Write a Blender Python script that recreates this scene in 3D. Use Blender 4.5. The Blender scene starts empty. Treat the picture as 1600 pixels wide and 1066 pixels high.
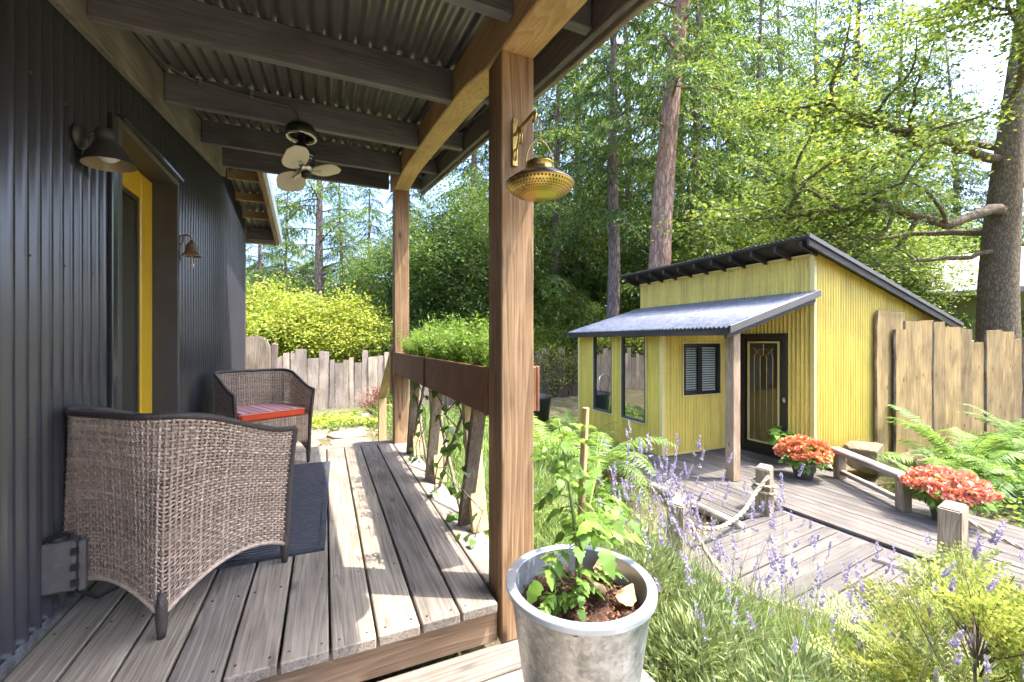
import bpy, bmesh, math, random
import numpy as np
from mathutils import Vector, Matrix

# ------------------------------------------------------------------ camera, sky, sun, exposure
scene = bpy.context.scene
C = scene.collection
R = math.radians
cam_d = bpy.data.cameras.new('camera')
cam = bpy.data.objects.new('camera', cam_d); C.objects.link(cam)
cam_d.sensor_width = 36.0
cam_d.lens = 36.0 * 660 / 1600
cam_d.clip_start = 0.03
cam_d.clip_end = 2000
cam.location = (0, 0, 1.0)
cam.rotation_euler = (R(90), 0, R(-23.9))
scene.camera = cam

TO_SUN = Vector((0.425, -0.235, 1.0)).normalized()
world = bpy.data.worlds.new('World'); scene.world = world
world.use_nodes = True
wn = world.node_tree.nodes; wl = world.node_tree.links
sky = wn.new('ShaderNodeTexSky'); sky.sky_type = 'NISHITA'; sky.sun_disc = False
sky.sun_elevation = math.asin(TO_SUN.z)
sky.sun_rotation = math.atan2(TO_SUN.x, TO_SUN.y)
sky.air_density = 0.95; sky.dust_density = 6.5; sky.ozone_density = 8.0
wl.new(sky.outputs[0], wn['Background'].inputs[0])
wn['Background'].inputs[1].default_value = 0.15
sun_d = bpy.data.lights.new('sun', 'SUN'); sun_d.energy = 2.0; sun_d.angle = R(0.5); sun_d.color = (1.0, 0.95, 0.87)
sun = bpy.data.objects.new('sun', sun_d); C.objects.link(sun)
sun.rotation_euler = (-TO_SUN).to_track_quat('-Z', 'Y').to_euler()
sun.location = (6, -4, 14)
scene.view_settings.view_transform = 'Standard'; scene.view_settings.look = 'None'
scene.view_settings.exposure = 2.8; scene.view_settings.gamma = 1.0
scene.view_settings.use_curve_mapping = False
scene.render.engine = 'CYCLES'
cy = scene.cycles
cy.use_denoising = True; cy.use_adaptive_sampling = True; cy.adaptive_threshold = 0.03
cy.max_bounces = 6; cy.diffuse_bounces = 3; cy.glossy_bounces = 4; cy.transmission_bounces = 4; cy.transparent_max_bounces = 6
cy.sample_clamp_indirect = 6.0
cy.caustics_reflective = False; cy.caustics_refractive = False

RNG = np.random.default_rng(11)
random.seed(5)

# ------------------------------------------------------------------ node helpers and materials
def mk(name):
    m = bpy.data.materials.new(name); m.use_nodes = True
    nt = m.node_tree; b = nt.nodes['Principled BSDF']
    return m, nt.nodes, nt.links, b
def N(ns, t, **kw):
    n = ns.new(t)
    for k, v in kw.items(): setattr(n, k, v)
    return n
def ramp(ns, stops):
    r = ns.new('ShaderNodeValToRGB'); e = r.color_ramp.elements
    while len(e) < len(stops): e.new(0.5)
    for i, (p, c) in enumerate(stops):
        e[i].position = p; e[i].color = (*c, 1) if len(c) == 3 else c
    return r
def mixc(ns, ls, fac, a, b, mode='MIX'):
    m = ns.new('ShaderNodeMix'); m.data_type = 'RGBA'; m.blend_type = mode
    for sock, v in ((m.inputs['Factor'], fac), (m.inputs[6], a), (m.inputs[7], b)):
        if hasattr(v, 'is_output'): ls.new(v, sock)
        elif isinstance(v, tuple): sock.default_value = (*v, 1)
        else: sock.default_value = v
    return m.outputs[2]
def math_(ns, ls, op, a, b=None, clamp=False):
    m = ns.new('ShaderNodeMath'); m.operation = op; m.use_clamp = clamp
    for i, v in enumerate((a, b)):
        if v is None: continue
        if hasattr(v, 'is_output'): ls.new(v, m.inputs[i])
        else: m.inputs[i].default_value = v
    return m.outputs[0]

def wood(name, dark, mid, light, axis='y', rough=0.75, bump=0.35, gs=1.0, knots=0.5, stain=0.35, var=0.25, sat_noise=True):
    """Sawn timber; the grain runs along the object's own axis."""
    m, ns, ls, b = mk(name)
    tc = N(ns, 'ShaderNodeTexCoord'); oi = N(ns, 'ShaderNodeObjectInfo')
    off = N(ns, 'ShaderNodeVectorMath', operation='SCALE'); off.inputs[0].default_value = (17.3, 31.7, 23.1)
    ls.new(oi.outputs['Random'], off.inputs['Scale'])
    add = N(ns, 'ShaderNodeVectorMath', operation='ADD'); ls.new(tc.outputs['Object'], add.inputs[0]); ls.new(off.outputs[0], add.inputs[1])
    def mp(al, ac):
        k = N(ns, 'ShaderNodeMapping'); s = [ac, ac, ac]; s['xyz'.index(axis)] = al
        k.inputs['Scale'].default_value = s; ls.new(add.outputs[0], k.inputs['Vector']); return k.outputs[0]
    # cathedral rings
    dn = N(ns, 'ShaderNodeTexNoise'); dn.inputs['Scale'].default_value = 1.0; dn.inputs['Detail'].default_value = 2
    ls.new(mp(0.42 * gs, 7 * gs), dn.inputs['Vector'])
    rings = math_(ns, ls, 'FRACT', math_(ns, ls, 'MULTIPLY', dn.outputs[0], 15.0))
    rr = ramp(ns, [(0.0, (0, 0, 0)), (0.55, (0.45, 0.45, 0.45)), (0.86, (1, 1, 1)), (1.0, (0.05, 0.05, 0.05))]); ls.new(rings, rr.inputs[0])
    fine = N(ns, 'ShaderNodeTexNoise'); fine.inputs['Scale'].default_value = 1.0; fine.inputs['Detail'].default_value = 5; fine.inputs['Roughness'].default_value = 0.65
    ls.new(mp(3.5 * gs, 130 * gs), fine.inputs['Vector'])
    big = N(ns, 'ShaderNodeTexNoise'); big.inputs['Scale'].default_value = 1.0; big.inputs['Detail'].default_value = 4
    ls.new(mp(2.2, 4.5), big.inputs['Vector'])
    g = math_(ns, ls, 'ADD', math_(ns, ls, 'MULTIPLY', rr.outputs[0], 0.24), math_(ns, ls, 'MULTIPLY', fine.outputs[0], 0.86))
    cr = ramp(ns, [(0.22, dark), (0.52, mid), (0.86, light)]); ls.new(g, cr.inputs[0])
    col = cr.outputs[0]
    st = ramp(ns, [(0.35, (1 - stain,) * 3), (0.65, (1 + stain * 0.25,) * 3)]); ls.new(big.outputs[0], st.inputs[0])
    col = mixc(ns, ls, 1.0, col, st.outputs[0], 'MULTIPLY')
    vr = ramp(ns, [(0.0, (1 - var, 1 - var, 1 - var * 0.8)), (0.5, (1, 1, 1)), (1.0, (1 + var * 0.5, 1 + var * 0.42, 1 + var * 0.3))]); ls.new(oi.outputs['Random'], vr.inputs[0])
    col = mixc(ns, ls, 1.0, col, vr.outputs[0], 'MULTIPLY')
    if knots > 0:
        vo = N(ns, 'ShaderNodeTexVoronoi'); vo.inputs['Scale'].default_value = 1.0
        ls.new(mp(2.6, 7.0), vo.inputs['Vector'])
        kr = ramp(ns, [(0.05, (1, 1, 1)), (0.09, (0.45, 0.45, 0.45)), (0.15, (0, 0, 0))]); ls.new(vo.outputs['Distance'], kr.inputs[0])
        col = mixc(ns, ls, math_(ns, ls, 'MULTIPLY', kr.outputs[0], knots), col, tuple(c * 0.35 for c in dark))
    ls.new(col, b.inputs['Base Color'])
    b.inputs['Roughness'].default_value = rough
    b.inputs['Specular IOR Level'].default_value = 0.25
    bp = N(ns, 'ShaderNodeBump'); bp.inputs['Strength'].default_value = bump; bp.inputs['Distance'].default_value = 0.004
    ls.new(g, bp.inputs['Height']); ls.new(bp.outputs[0], b.inputs['Normal'])
    return m

def paint(name, col, rough=0.5, var=0.15, scale=6.0, spec=0.4, metal=0.0, bump=0.06, dirt=None, dirt_amt=0.3, bscale=40):
    m, ns, ls, b = mk(name)
    tc = N(ns, 'ShaderNodeTexCoord')
    n1 = N(ns, 'ShaderNodeTexNoise'); n1.inputs['Scale'].default_value = scale; n1.inputs['Detail'].default_value = 5
    ls.new(tc.outputs['Object'], n1.inputs['Vector'])
    r = ramp(ns, [(0.3, tuple(c * (1 - var) for c in col)), (0.7, tuple(min(1, c * (1 + var)) for c in col))]); ls.new(n1.outputs[0], r.inputs[0])
    c = r.outputs[0]
    if dirt:
        n2 = N(ns, 'ShaderNodeTexNoise'); n2.inputs['Scale'].default_value = scale * 2.7; n2.inputs['Detail'].default_value = 8; n2.inputs['Roughness'].default_value = 0.7
        ls.new(tc.outputs['Object'], n2.inputs['Vector'])
        r2 = ramp(ns, [(0.52, (0, 0, 0)), (0.7, (1, 1, 1))]); ls.new(n2.outputs[0], r2.inputs[0])
        c = mixc(ns, ls, math_(ns, ls, 'MULTIPLY', r2.outputs[0], dirt_amt), c, dirt)
    ls.new(c, b.inputs['Base Color'])
    rr = math_(ns, ls, 'ADD', math_(ns, ls, 'MULTIPLY', n1.outputs[0], 0.22), rough - 0.11)
    ls.new(rr, b.inputs['Roughness'])
    b.inputs['Specular IOR Level'].default_value = spec; b.inputs['Metallic'].default_value = metal
    n3 = N(ns, 'ShaderNodeTexNoise'); n3.inputs['Scale'].default_value = bscale; n3.inputs['Detail'].default_value = 4
    ls.new(tc.outputs['Object'], n3.inputs['Vector'])
    bp = N(ns, 'ShaderNodeBump'); bp.inputs['Strength'].default_value = bump; bp.inputs['Distance'].default_value = 0.01
    ls.new(n3.outputs[0], bp.inputs['Height']); ls.new(bp.outputs[0], b.inputs['Normal'])
    return m

def leafmat(name, cols, trans=0.35, rough=0.5, gloss=0.35, obj_var=0.25):
    """Leaves: colour differs from leaf to leaf, light comes through the blade."""
    m, ns, ls, b = mk(name)
    geo = N(ns, 'ShaderNodeNewGeometry'); oi = N(ns, 'ShaderNodeObjectInfo')
    k = len(cols) - 1
    r = ramp(ns, [(i / max(k, 1), c) for i, c in enumerate(cols)]); ls.new(geo.outputs['Random Per Island'], r.inputs[0])
    c = r.outputs[0]
    r2 = ramp(ns, [(0, (1 - obj_var, 1 - obj_var * 0.8, 1 - obj_var)), (1, (1 + obj_var * 0.6, 1 + obj_var * 0.4, 1.0))]); ls.new(oi.outputs['Random'], r2.inputs[0])
    c = mixc(ns, ls, 1.0, c, r2.outputs[0], 'MULTIPLY')
    ls.new(c, b.inputs['Base Color']); b.inputs['Roughness'].default_value = rough; b.inputs['Specular IOR Level'].default_value = gloss
    tr = N(ns, 'ShaderNodeBsdfTranslucent')
    tcx = mixc(ns, ls, 1.0, c, (1.2, 1.1, 0.7), 'MULTIPLY'); ls.new(tcx, tr.inputs['Color'])
    mx = N(ns, 'ShaderNodeMixShader'); mx.inputs[0].default_value = trans
    ls.new(b.outputs[0], mx.inputs[1]); ls.new(tr.outputs[0], mx.inputs[2])
    ls.new(mx.outputs[0], ns['Material Output'].inputs['Surface'])
    return m

def barkmat(name, dark, light, sx=5.0, sz=1.2, bump=0.9):
    m, ns, ls, b = mk(name)
    tc = N(ns, 'ShaderNodeTexCoord')
    mp = N(ns, 'ShaderNodeMapping'); mp.inputs['Scale'].default_value = (sx, sx, sz); ls.new(tc.outputs['Object'], mp.inputs[0])
    v = N(ns, 'ShaderNodeTexVoronoi', feature='DISTANCE_TO_EDGE'); v.inputs['Scale'].default_value = 2.2
    n = N(ns, 'ShaderNodeTexNoise'); n.inputs['Scale'].default_value = 3; n.inputs['Detail'].default_value = 8; n.inputs['Roughness'].default_value = 0.7
    ls.new(mp.outputs[0], n.inputs['Vector'])
    ad = N(ns, 'ShaderNodeVectorMath', operation='ADD'); ls.new(mp.outputs[0], ad.inputs[0]); ls.new(n.outputs['Color'], ad.inputs[1]); ls.new(ad.outputs[0], v.inputs['Vector'])
    h = math_(ns, ls, 'ADD', math_(ns, ls, 'MULTIPLY', v.outputs['Distance'], 1.6), math_(ns, ls, 'MULTIPLY', n.outputs[0], 0.6))
    r = ramp(ns, [(0.22, dark), (0.6, light), (0.95, tuple(c * 1.25 for c in light))]); ls.new(h, r.inputs[0])
    ls.new(r.outputs[0], b.inputs['Base Color']); b.inputs['Roughness'].default_value = 0.9; b.inputs['Specular IOR Level'].default_value = 0.1
    bp = N(ns, 'ShaderNodeBump'); bp.inputs['Strength'].default_value = bump; bp.inputs['Distance'].default_value = 0.03
    ls.new(h, bp.inputs['Height']); ls.new(bp.outputs[0], b.inputs['Normal'])
    return m

M = {}
GREY = ((0.115, 0.094, 0.070), (0.29, 0.243, 0.186), (0.43, 0.365, 0.285))
M['deck_y'] = wood('weathered_deck_wood', *GREY, 'y', 0.8, 0.5, 1.0, 0.55, 0.3, 0.25)
M['deck_x'] = wood('weathered_deck_wood_cross', *GREY, 'x', 0.8, 0.5, 1.0, 0.55, 0.3, 0.25)
M['deck_fresh'] = wood('rim_board_wood', (0.17, 0.10, 0.055), (0.34, 0.22, 0.13), (0.48, 0.34, 0.21), 'x', 0.75, 0.35, 1.0, 0.4, 0.3, 0.15)
M['walk_y'] = wood('bleached_walkway_wood', (0.058, 0.049, 0.04), (0.118, 0.101, 0.084), (0.17, 0.149, 0.127), 'y', 0.85, 0.4, 1.0, 0.3, 0.25, 0.2)
M['walk_x'] = wood('bleached_walkway_wood_cross', (0.058, 0.049, 0.04), (0.118, 0.101, 0.084), (0.17, 0.149, 0.127), 'x', 0.85, 0.4, 1.0, 0.3, 0.25, 0.2)
M['post'] = wood('cedar_post_wood', (0.12, 0.06, 0.028), (0.31, 0.185, 0.092), (0.46, 0.305, 0.175), 'z', 0.7, 0.6, 0.8, 0.9, 0.35, 0.12)
M['beam'] = wood('golden_beam_wood', (0.46, 0.26, 0.10), (0.66, 0.43, 0.20), (0.76, 0.55, 0.30), 'y', 0.6, 0.25, 0.8, 0.5, 0.25, 0.1)
M['shed_post'] = wood('porch_post_wood', (0.18, 0.105, 0.055), (0.38, 0.26, 0.16), (0.50, 0.38, 0.27), 'z', 0.75, 0.35, 1.0, 0.7, 0.35, 0.1)
M['black_x'] = wood('black_stained_wood_cross', (0.088, 0.083, 0.095), (0.160, 0.150, 0.170), (0.225, 0.215, 0.242), 'x', 0.55, 0.35, 1.0, 0.3, 0.3, 0.15)
M['black_y'] = wood('black_stained_wood', (0.088, 0.083, 0.095), (0.160, 0.150, 0.170), (0.225, 0.215, 0.242), 'y', 0.55, 0.35, 1.0, 0.3, 0.3, 0.15)
M['shed_black_x'] = wood('black_shed_timber', (0.022, 0.018, 0.018), (0.045, 0.038, 0.037), (0.075, 0.064, 0.06), 'x', 0.55, 0.3, 1.0, 0.2, 0.3, 0.15)
M['shed_black_y'] = wood('black_shed_timber_y', (0.022, 0.018, 0.018), (0.045, 0.038, 0.037), (0.075, 0.064, 0.06), 'y', 0.55, 0.3, 1.0, 0.2, 0.3, 0.15)
M['ledger'] = wood('pale_ledger_wood', (0.15, 0.13, 0.11), (0.27, 0.24, 0.205), (0.38, 0.345, 0.30), 'y', 0.75, 0.35, 1.0, 0.3, 0.4, 0.15)
M['fresh_z'] = wood('pale_pine_wood', (0.33, 0.22, 0.09), (0.52, 0.38, 0.18), (0.62, 0.49, 0.27), 'z', 0.7, 0.25, 1.0, 0.5, 0.25, 0.15)
M['cedar_fence'] = wood('cedar_slab_wood', (0.16, 0.096, 0.036), (0.30, 0.20, 0.084), (0.40, 0.285, 0.135), 'z', 0.75, 0.4, 0.55, 0.95, 0.3, 0.22)
M['lit_grey_fence'] = wood('sunlit_grey_fence_wood', (0.17, 0.125, 0.09), (0.36, 0.285, 0.215), (0.50, 0.42, 0.33), 'z', 0.85, 0.4, 1.0, 0.5, 0.35, 0.3)  # grey boards, with the sun on this stretch put into their paleness
M['brown_fence'] = wood('brown_fence_wood', (0.06, 0.045, 0.035), (0.16, 0.12, 0.10), (0.27, 0.21, 0.175), 'z', 0.85, 0.4, 1.0, 0.5, 0.35, 0.3)
M['stub'] = wood('weathered_stub_wood', (0.12, 0.085, 0.05), (0.29, 0.225, 0.15), (0.44, 0.37, 0.28), 'z', 0.8, 0.5, 1.0, 0.7, 0.4, 0.25)
M['rail'] = wood('weathered_rail_wood', (0.12, 0.095, 0.075), (0.30, 0.25, 0.20), (0.46, 0.41, 0.35), 'x', 0.85, 0.5, 1.0, 0.6, 0.35, 0.2)
M['rail_y'] = wood('weathered_rail_wood_y', (0.12, 0.095, 0.075), (0.30, 0.25, 0.20), (0.46, 0.41, 0.35), 'y', 0.85, 0.5, 1.0, 0.6, 0.35, 0.2)
M['stake'] = wood('garden_stake_wood', (0.25, 0.15, 0.07), (0.45, 0.29, 0.15), (0.55, 0.38, 0.22), 'z', 0.75, 0.3, 1.5, 0.4, 0.25, 0.1)
M['black_metal'] = paint('charcoal_corrugated_metal', (0.040, 0.039, 0.045), 0.21, 0.05, 1.2, 0.7, 0.0, 0.0)
M['black_trim'] = paint('charcoal_trim_metal', (0.072, 0.064, 0.062), 0.42, 0.12, 5.0, 0.5)
M['roof_under'] = paint('dark_roof_sheet', (0.105, 0.098, 0.105), 0.24, 0.05, 1.0, 0.9, 0.0, 0.0)
M['roof_dark'] = paint('black_roof_sheet', (0.05, 0.046, 0.048), 0.35, 0.1, 2.0, 0.6, 0.0, 0.0)
M['roof_grey'] = paint('faded_roof_sheet', (0.17, 0.175, 0.20), 0.35, 0.2, 4.0, 0.6, 0.0, 0.04, (0.10, 0.085, 0.06), 0.55)
M['yellow_metal'] = paint('yellow_corrugated_metal', (0.69, 0.525, 0.11), 0.40, 0.10, 1.3, 0.45, 0.0, 0.0, (0.46, 0.34, 0.09), 0.30)
def streaks(m, lo=0.80, hi=1.06):
    ns = m.node_tree.nodes; ls = m.node_tree.links; b = ns['Principled BSDF']; tc = N(ns, 'ShaderNodeTexCoord')
    mp = N(ns, 'ShaderNodeMapping'); mp.inputs['Scale'].default_value = (9, 9, 0.7); ls.new(tc.outputs['Object'], mp.inputs[0])
    s = N(ns, 'ShaderNodeTexNoise'); s.inputs['Scale'].default_value = 1.0; s.inputs['Detail'].default_value = 6; s.inputs['Roughness'].default_value = 0.65; ls.new(mp.outputs[0], s.inputs['Vector'])
    r = ramp(ns, [(0.34, (lo, lo * 0.98, lo * 0.9)), (0.6, (hi, hi, hi))]); ls.new(s.outputs[0], r.inputs[0])
    old = b.inputs['Base Color'].links[0].from_socket; ls.new(mixc(ns, ls, 1.0, old, r.outputs[0], 'MULTIPLY'), b.inputs['Base Color'])
streaks(M['yellow_metal']); streaks(M['roof_grey'], 0.6, 1.1)
M['yellow_trim'] = paint('pale_yellow_trim', (0.66, 0.53, 0.20), 0.4, 0.05, 3.0, 0.45)
M['door_yellow'] = paint('golden_yellow_door_paint', (0.68, 0.40, 0.022), 0.32, 0.05, 3.0, 0.5)
M['rust'] = paint('rusted_steel', (0.19, 0.082, 0.038), 0.65, 0.3, 5.0, 0.35, 0.2, 0.15, (0.075, 0.03, 0.016), 0.7, 90)
M['brass'] = paint('aged_brass', (0.50, 0.34, 0.10), 0.32, 0.25, 9.0, 0.5, 0.9, 0.05, (0.10, 0.065, 0.03), 0.6)
M['bronze'] = paint('dull_bell_bronze', (0.30, 0.20, 0.12), 0.42, 0.2, 20.0, 0.5, 0.6, 0.04)
M['galv'] = paint('galvanised_steel', (0.40, 0.42, 0.43), 0.38, 0.28, 28.0, 0.5, 0.75, 0.03, (0.24, 0.22, 0.19), 0.5)
def spangle(m):
    ns = m.node_tree.nodes; ls = m.node_tree.links; b = ns['Principled BSDF']; tc = N(ns, 'ShaderNodeTexCoord')
    v = N(ns, 'ShaderNodeTexVoronoi'); v.inputs['Scale'].default_value = 95; ls.new(tc.outputs['Object'], v.inputs['Vector'])
    r = ramp(ns, [(0.0, (0.70, 0.70, 0.70)), (1.0, (1.2, 1.2, 1.18))]); ls.new(v.outputs['Color'], r.inputs[0])
    mp = N(ns, 'ShaderNodeMapping'); mp.inputs['Scale'].default_value = (16, 16, 1.5); ls.new(tc.outputs['Object'], mp.inputs[0])
    s = N(ns, 'ShaderNodeTexNoise'); s.inputs['Scale'].default_value = 1.0; s.inputs['Detail'].default_value = 5; ls.new(mp.outputs[0], s.inputs['Vector'])
    r2 = ramp(ns, [(0.38, (0.78, 0.75, 0.70)), (0.62, (1.08, 1.08, 1.08))]); ls.new(s.outputs[0], r2.inputs[0])
    old = b.inputs['Base Color'].links[0].from_socket
    ls.new(mixc(ns, ls, 1.0, mixc(ns, ls, 1.0, old, r.outputs[0], 'MULTIPLY'), r2.outputs[0], 'MULTIPLY'), b.inputs['Base Color'])
spangle(M['galv'])
M['galv_in'] = paint('galvanised_steel_rim', (0.42, 0.46, 0.50), 0.34, 0.16, 18.0, 0.5, 0.6, 0.02)
M['plastic'] = paint('weathered_grey_plastic', (0.115, 0.103, 0.092), 0.5, 0.15, 14.0, 0.45, 0.0, 0.05, (0.22, 0.19, 0.16), 0.4)
M['plastic_dark'] = paint('dark_plastic', (0.026, 0.024, 0.024), 0.38, 0.15, 10.0, 0.5)
M['fan_dark'] = paint('oil_rubbed_bronze', (0.022, 0.019, 0.018), 0.36, 0.15, 10.0, 0.5)
M['fan_blade'] = paint('pale_fan_blade', (0.60, 0.54, 0.47), 0.5, 0.08, 8.0, 0.4)
M['chrome'] = paint('satin_nickel', (0.55, 0.53, 0.50), 0.25, 0.1, 8.0, 0.5, 0.9)
M['lamp_grey'] = paint('dark_lamp_enamel', (0.055, 0.047, 0.044), 0.4, 0.12, 9.0, 0.5)
M['lamp_in'] = paint('pale_lamp_lining', (0.26, 0.20, 0.14), 0.4, 0.1, 9.0, 0.5)
M['bulb'] = paint('frosted_bulb', (0.85, 0.85, 0.83), 0.25, 0.02, 5.0, 0.5)
M['rope'] = paint('jute_rope', (0.36, 0.29, 0.20), 0.9, 0.3, 60.0, 0.1, 0.0, 0.4)
M['white_rope'] = paint('white_cotton_rope', (0.70, 0.60, 0.57), 0.9, 0.15, 60.0, 0.1)
M['rug'] = paint('slate_rug', (0.062, 0.064, 0.080), 0.95, 0.2, 30.0, 0.1, 0.0, 0.6, (0.13, 0.12, 0.12), 0.3, 320)
M['rug_rib'] = paint('slate_rug_ribs', (0.080, 0.082, 0.100), 0.95, 0.2, 30.0, 0.1, 0.0, 0.6, (0.14, 0.13, 0.13), 0.3, 320)
M['soil'] = paint('dark_mulch', (0.055, 0.030, 0.021), 0.95, 0.5, 40.0, 0.1, 0.0, 0.8, (0.16, 0.085, 0.055), 0.6, 90)
M['chip'] = leafmat('bark_chips', [(0.035, 0.018, 0.012), (0.12, 0.05, 0.03), (0.20, 0.10, 0.06), (0.09, 0.04, 0.025)], 0.0, 0.9, 0.1)
M['deadleaf'] = leafmat('dry_leaf', [(0.42, 0.27, 0.13), (0.50, 0.36, 0.20), (0.34, 0.20, 0.08)], 0.25, 0.7, 0.2)
M['stone'] = paint('mossy_boulder', (0.22, 0.16, 0.10), 0.9, 0.35, 3.0, 0.15, 0.0, 0.8, (0.12, 0.115, 0.045), 0.6, 14)
M['slab_stone'] = paint('flagstone', (0.18, 0.15, 0.115), 0.9, 0.25, 3.0, 0.15, 0.0, 0.5, (0.22, 0.20, 0.15), 0.5, 25)
M['terracotta'] = paint('clay_pot', (0.34, 0.155, 0.08), 0.8, 0.2, 8.0, 0.2)
M['grey_pot'] = paint('grey_pot_glaze', (0.17, 0.155, 0.14), 0.7, 0.2, 8.0, 0.3)
M['bark_fir'] = barkmat('fir_bark', (0.13, 0.072, 0.052), (0.42, 0.275, 0.215), 5.0, 1.1)
M['bark_grey'] = barkmat('grey_fir_bark', (0.075, 0.057, 0.05), (0.26, 0.205, 0.18), 6.0, 1.3)
M['bark_maple'] = barkmat('mossy_maple_bark', (0.06, 0.047, 0.033), (0.20, 0.155, 0.105), 9.0, 3.0, 0.8)
M['twig'] = barkmat('twig_bark', (0.065, 0.05, 0.038), (0.18, 0.145, 0.11), 12.0, 5.0, 0.3)
M['fir'] = leafmat('fir_needles', [(0.045, 0.095, 0.034), (0.095, 0.17, 0.05), (0.16, 0.245, 0.068), (0.25, 0.325, 0.1)], 0.36, 0.55, 0.25, 0.3)
M['fir_dark'] = leafmat('dark_fir_needles', [(0.036, 0.078, 0.036), (0.075, 0.135, 0.05), (0.13, 0.2, 0.07)], 0.33, 0.55, 0.25, 0.25)
M['maple'] = leafmat('maple_leaves', [(0.062, 0.115, 0.026), (0.125, 0.2, 0.042), (0.21, 0.285, 0.062), (0.32, 0.37, 0.1)], 0.4, 0.45, 0.35, 0.2)
M['alder'] = leafmat('alder_leaves', [(0.065, 0.12, 0.036), (0.125, 0.2, 0.052), (0.22, 0.295, 0.08)], 0.42, 0.45, 0.35, 0.25)
M['shrub_y'] = leafmat('yellow_green_leaves', [(0.16, 0.25, 0.035), (0.25, 0.33, 0.05), (0.35, 0.39, 0.07), (0.45, 0.44, 0.11)], 0.38, 0.5, 0.3, 0.2)
M['planter_leaf'] = leafmat('fresh_green_leaves', [(0.11, 0.22, 0.024), (0.198, 0.341, 0.044), (0.308, 0.429, 0.072)], 0.42, 0.45, 0.3, 0.2)
M['fern'] = leafmat('fern_fronds', [(0.102, 0.198, 0.042), (0.162, 0.282, 0.06), (0.246, 0.36, 0.09), (0.12, 0.228, 0.06)], 0.4, 0.5, 0.3, 0.2)
M['fern_y'] = leafmat('yellow_green_fern_fronds', [(0.11, 0.195, 0.035), (0.18, 0.27, 0.055), (0.25, 0.33, 0.08), (0.14, 0.22, 0.045)], 0.36, 0.5, 0.3, 0.2)  # yellower green than the other fern leaves
M['fern_dead'] = leafmat('dry_fern_fronds', [(0.17, 0.085, 0.040), (0.25, 0.13, 0.06), (0.12, 0.06, 0.03)], 0.2, 0.7, 0.1)
M['tomato'] = leafmat('tomato_leaves', [(0.13, 0.235, 0.040), (0.19, 0.315, 0.052), (0.27, 0.38, 0.075)], 0.38, 0.5, 0.3, 0.25)
M['stem_green'] = paint('green_stem', (0.20, 0.27, 0.075), 0.6, 0.2, 20.0, 0.3)
M['stem_grey'] = leafmat('lavender_stems', [(0.20, 0.26, 0.12), (0.28, 0.33, 0.17), (0.36, 0.37, 0.22)], 0.1, 0.7, 0.15)
M['lav_leaf'] = leafmat('lavender_leaves', [(0.13, 0.185, 0.07), (0.2, 0.26, 0.1), (0.29, 0.34, 0.16), (0.16, 0.22, 0.085)], 0.3, 0.65, 0.2, 0.15)
M['lav_flower'] = leafmat('lavender_flowers', [(0.26, 0.22, 0.4), (0.36, 0.32, 0.51), (0.46, 0.42, 0.6), (0.3, 0.27, 0.42)], 0.2, 0.7, 0.15, 0.15)
M['dry_stalk'] = leafmat('dry_stalks', [(0.30, 0.24, 0.16), (0.42, 0.35, 0.25), (0.38, 0.33, 0.30), (0.24, 0.19, 0.14)], 0.15, 0.8, 0.1)
M['grass'] = leafmat('grass_blades', [(0.095, 0.165, 0.04), (0.155, 0.235, 0.058), (0.24, 0.31, 0.095), (0.34, 0.36, 0.17)], 0.35, 0.55, 0.25)
M['cover'] = leafmat('ground_cover_leaves', [(0.17, 0.235, 0.035), (0.26, 0.31, 0.045), (0.36, 0.37, 0.06)], 0.3, 0.6, 0.2)
M['thuja'] = leafmat('golden_cedar_sprays', [(0.16, 0.22, 0.06), (0.25, 0.31, 0.085), (0.36, 0.4, 0.12), (0.46, 0.47, 0.17)], 0.35, 0.55, 0.25, 0.1)
M['red_leaf'] = leafmat('red_laceleaf', [(0.15, 0.045, 0.040), (0.26, 0.085, 0.07), (0.36, 0.15, 0.12)], 0.3, 0.55, 0.2)
M['hydrangea'] = leafmat('hydrangea_leaves', [(0.12, 0.24, 0.035), (0.19, 0.33, 0.055), (0.27, 0.40, 0.09)], 0.35, 0.4, 0.4, 0.1)
M['petal'] = leafmat('orange_pink_petals', [(0.66, 0.15, 0.07), (0.72, 0.24, 0.13), (0.76, 0.36, 0.23), (0.74, 0.28, 0.05)], 0.2, 0.55, 0.2, 0.05)
M['petal_pink'] = leafmat('coral_pink_petals', [(0.66, 0.15, 0.11), (0.72, 0.25, 0.19), (0.76, 0.4, 0.32), (0.74, 0.3, 0.08)], 0.2, 0.55, 0.2, 0.05)
M['vine_leaf'] = leafmat('vine_leaves', [(0.045, 0.115, 0.022), (0.085, 0.17, 0.033), (0.14, 0.235, 0.045)], 0.35, 0.35, 0.45, 0.2)

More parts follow.
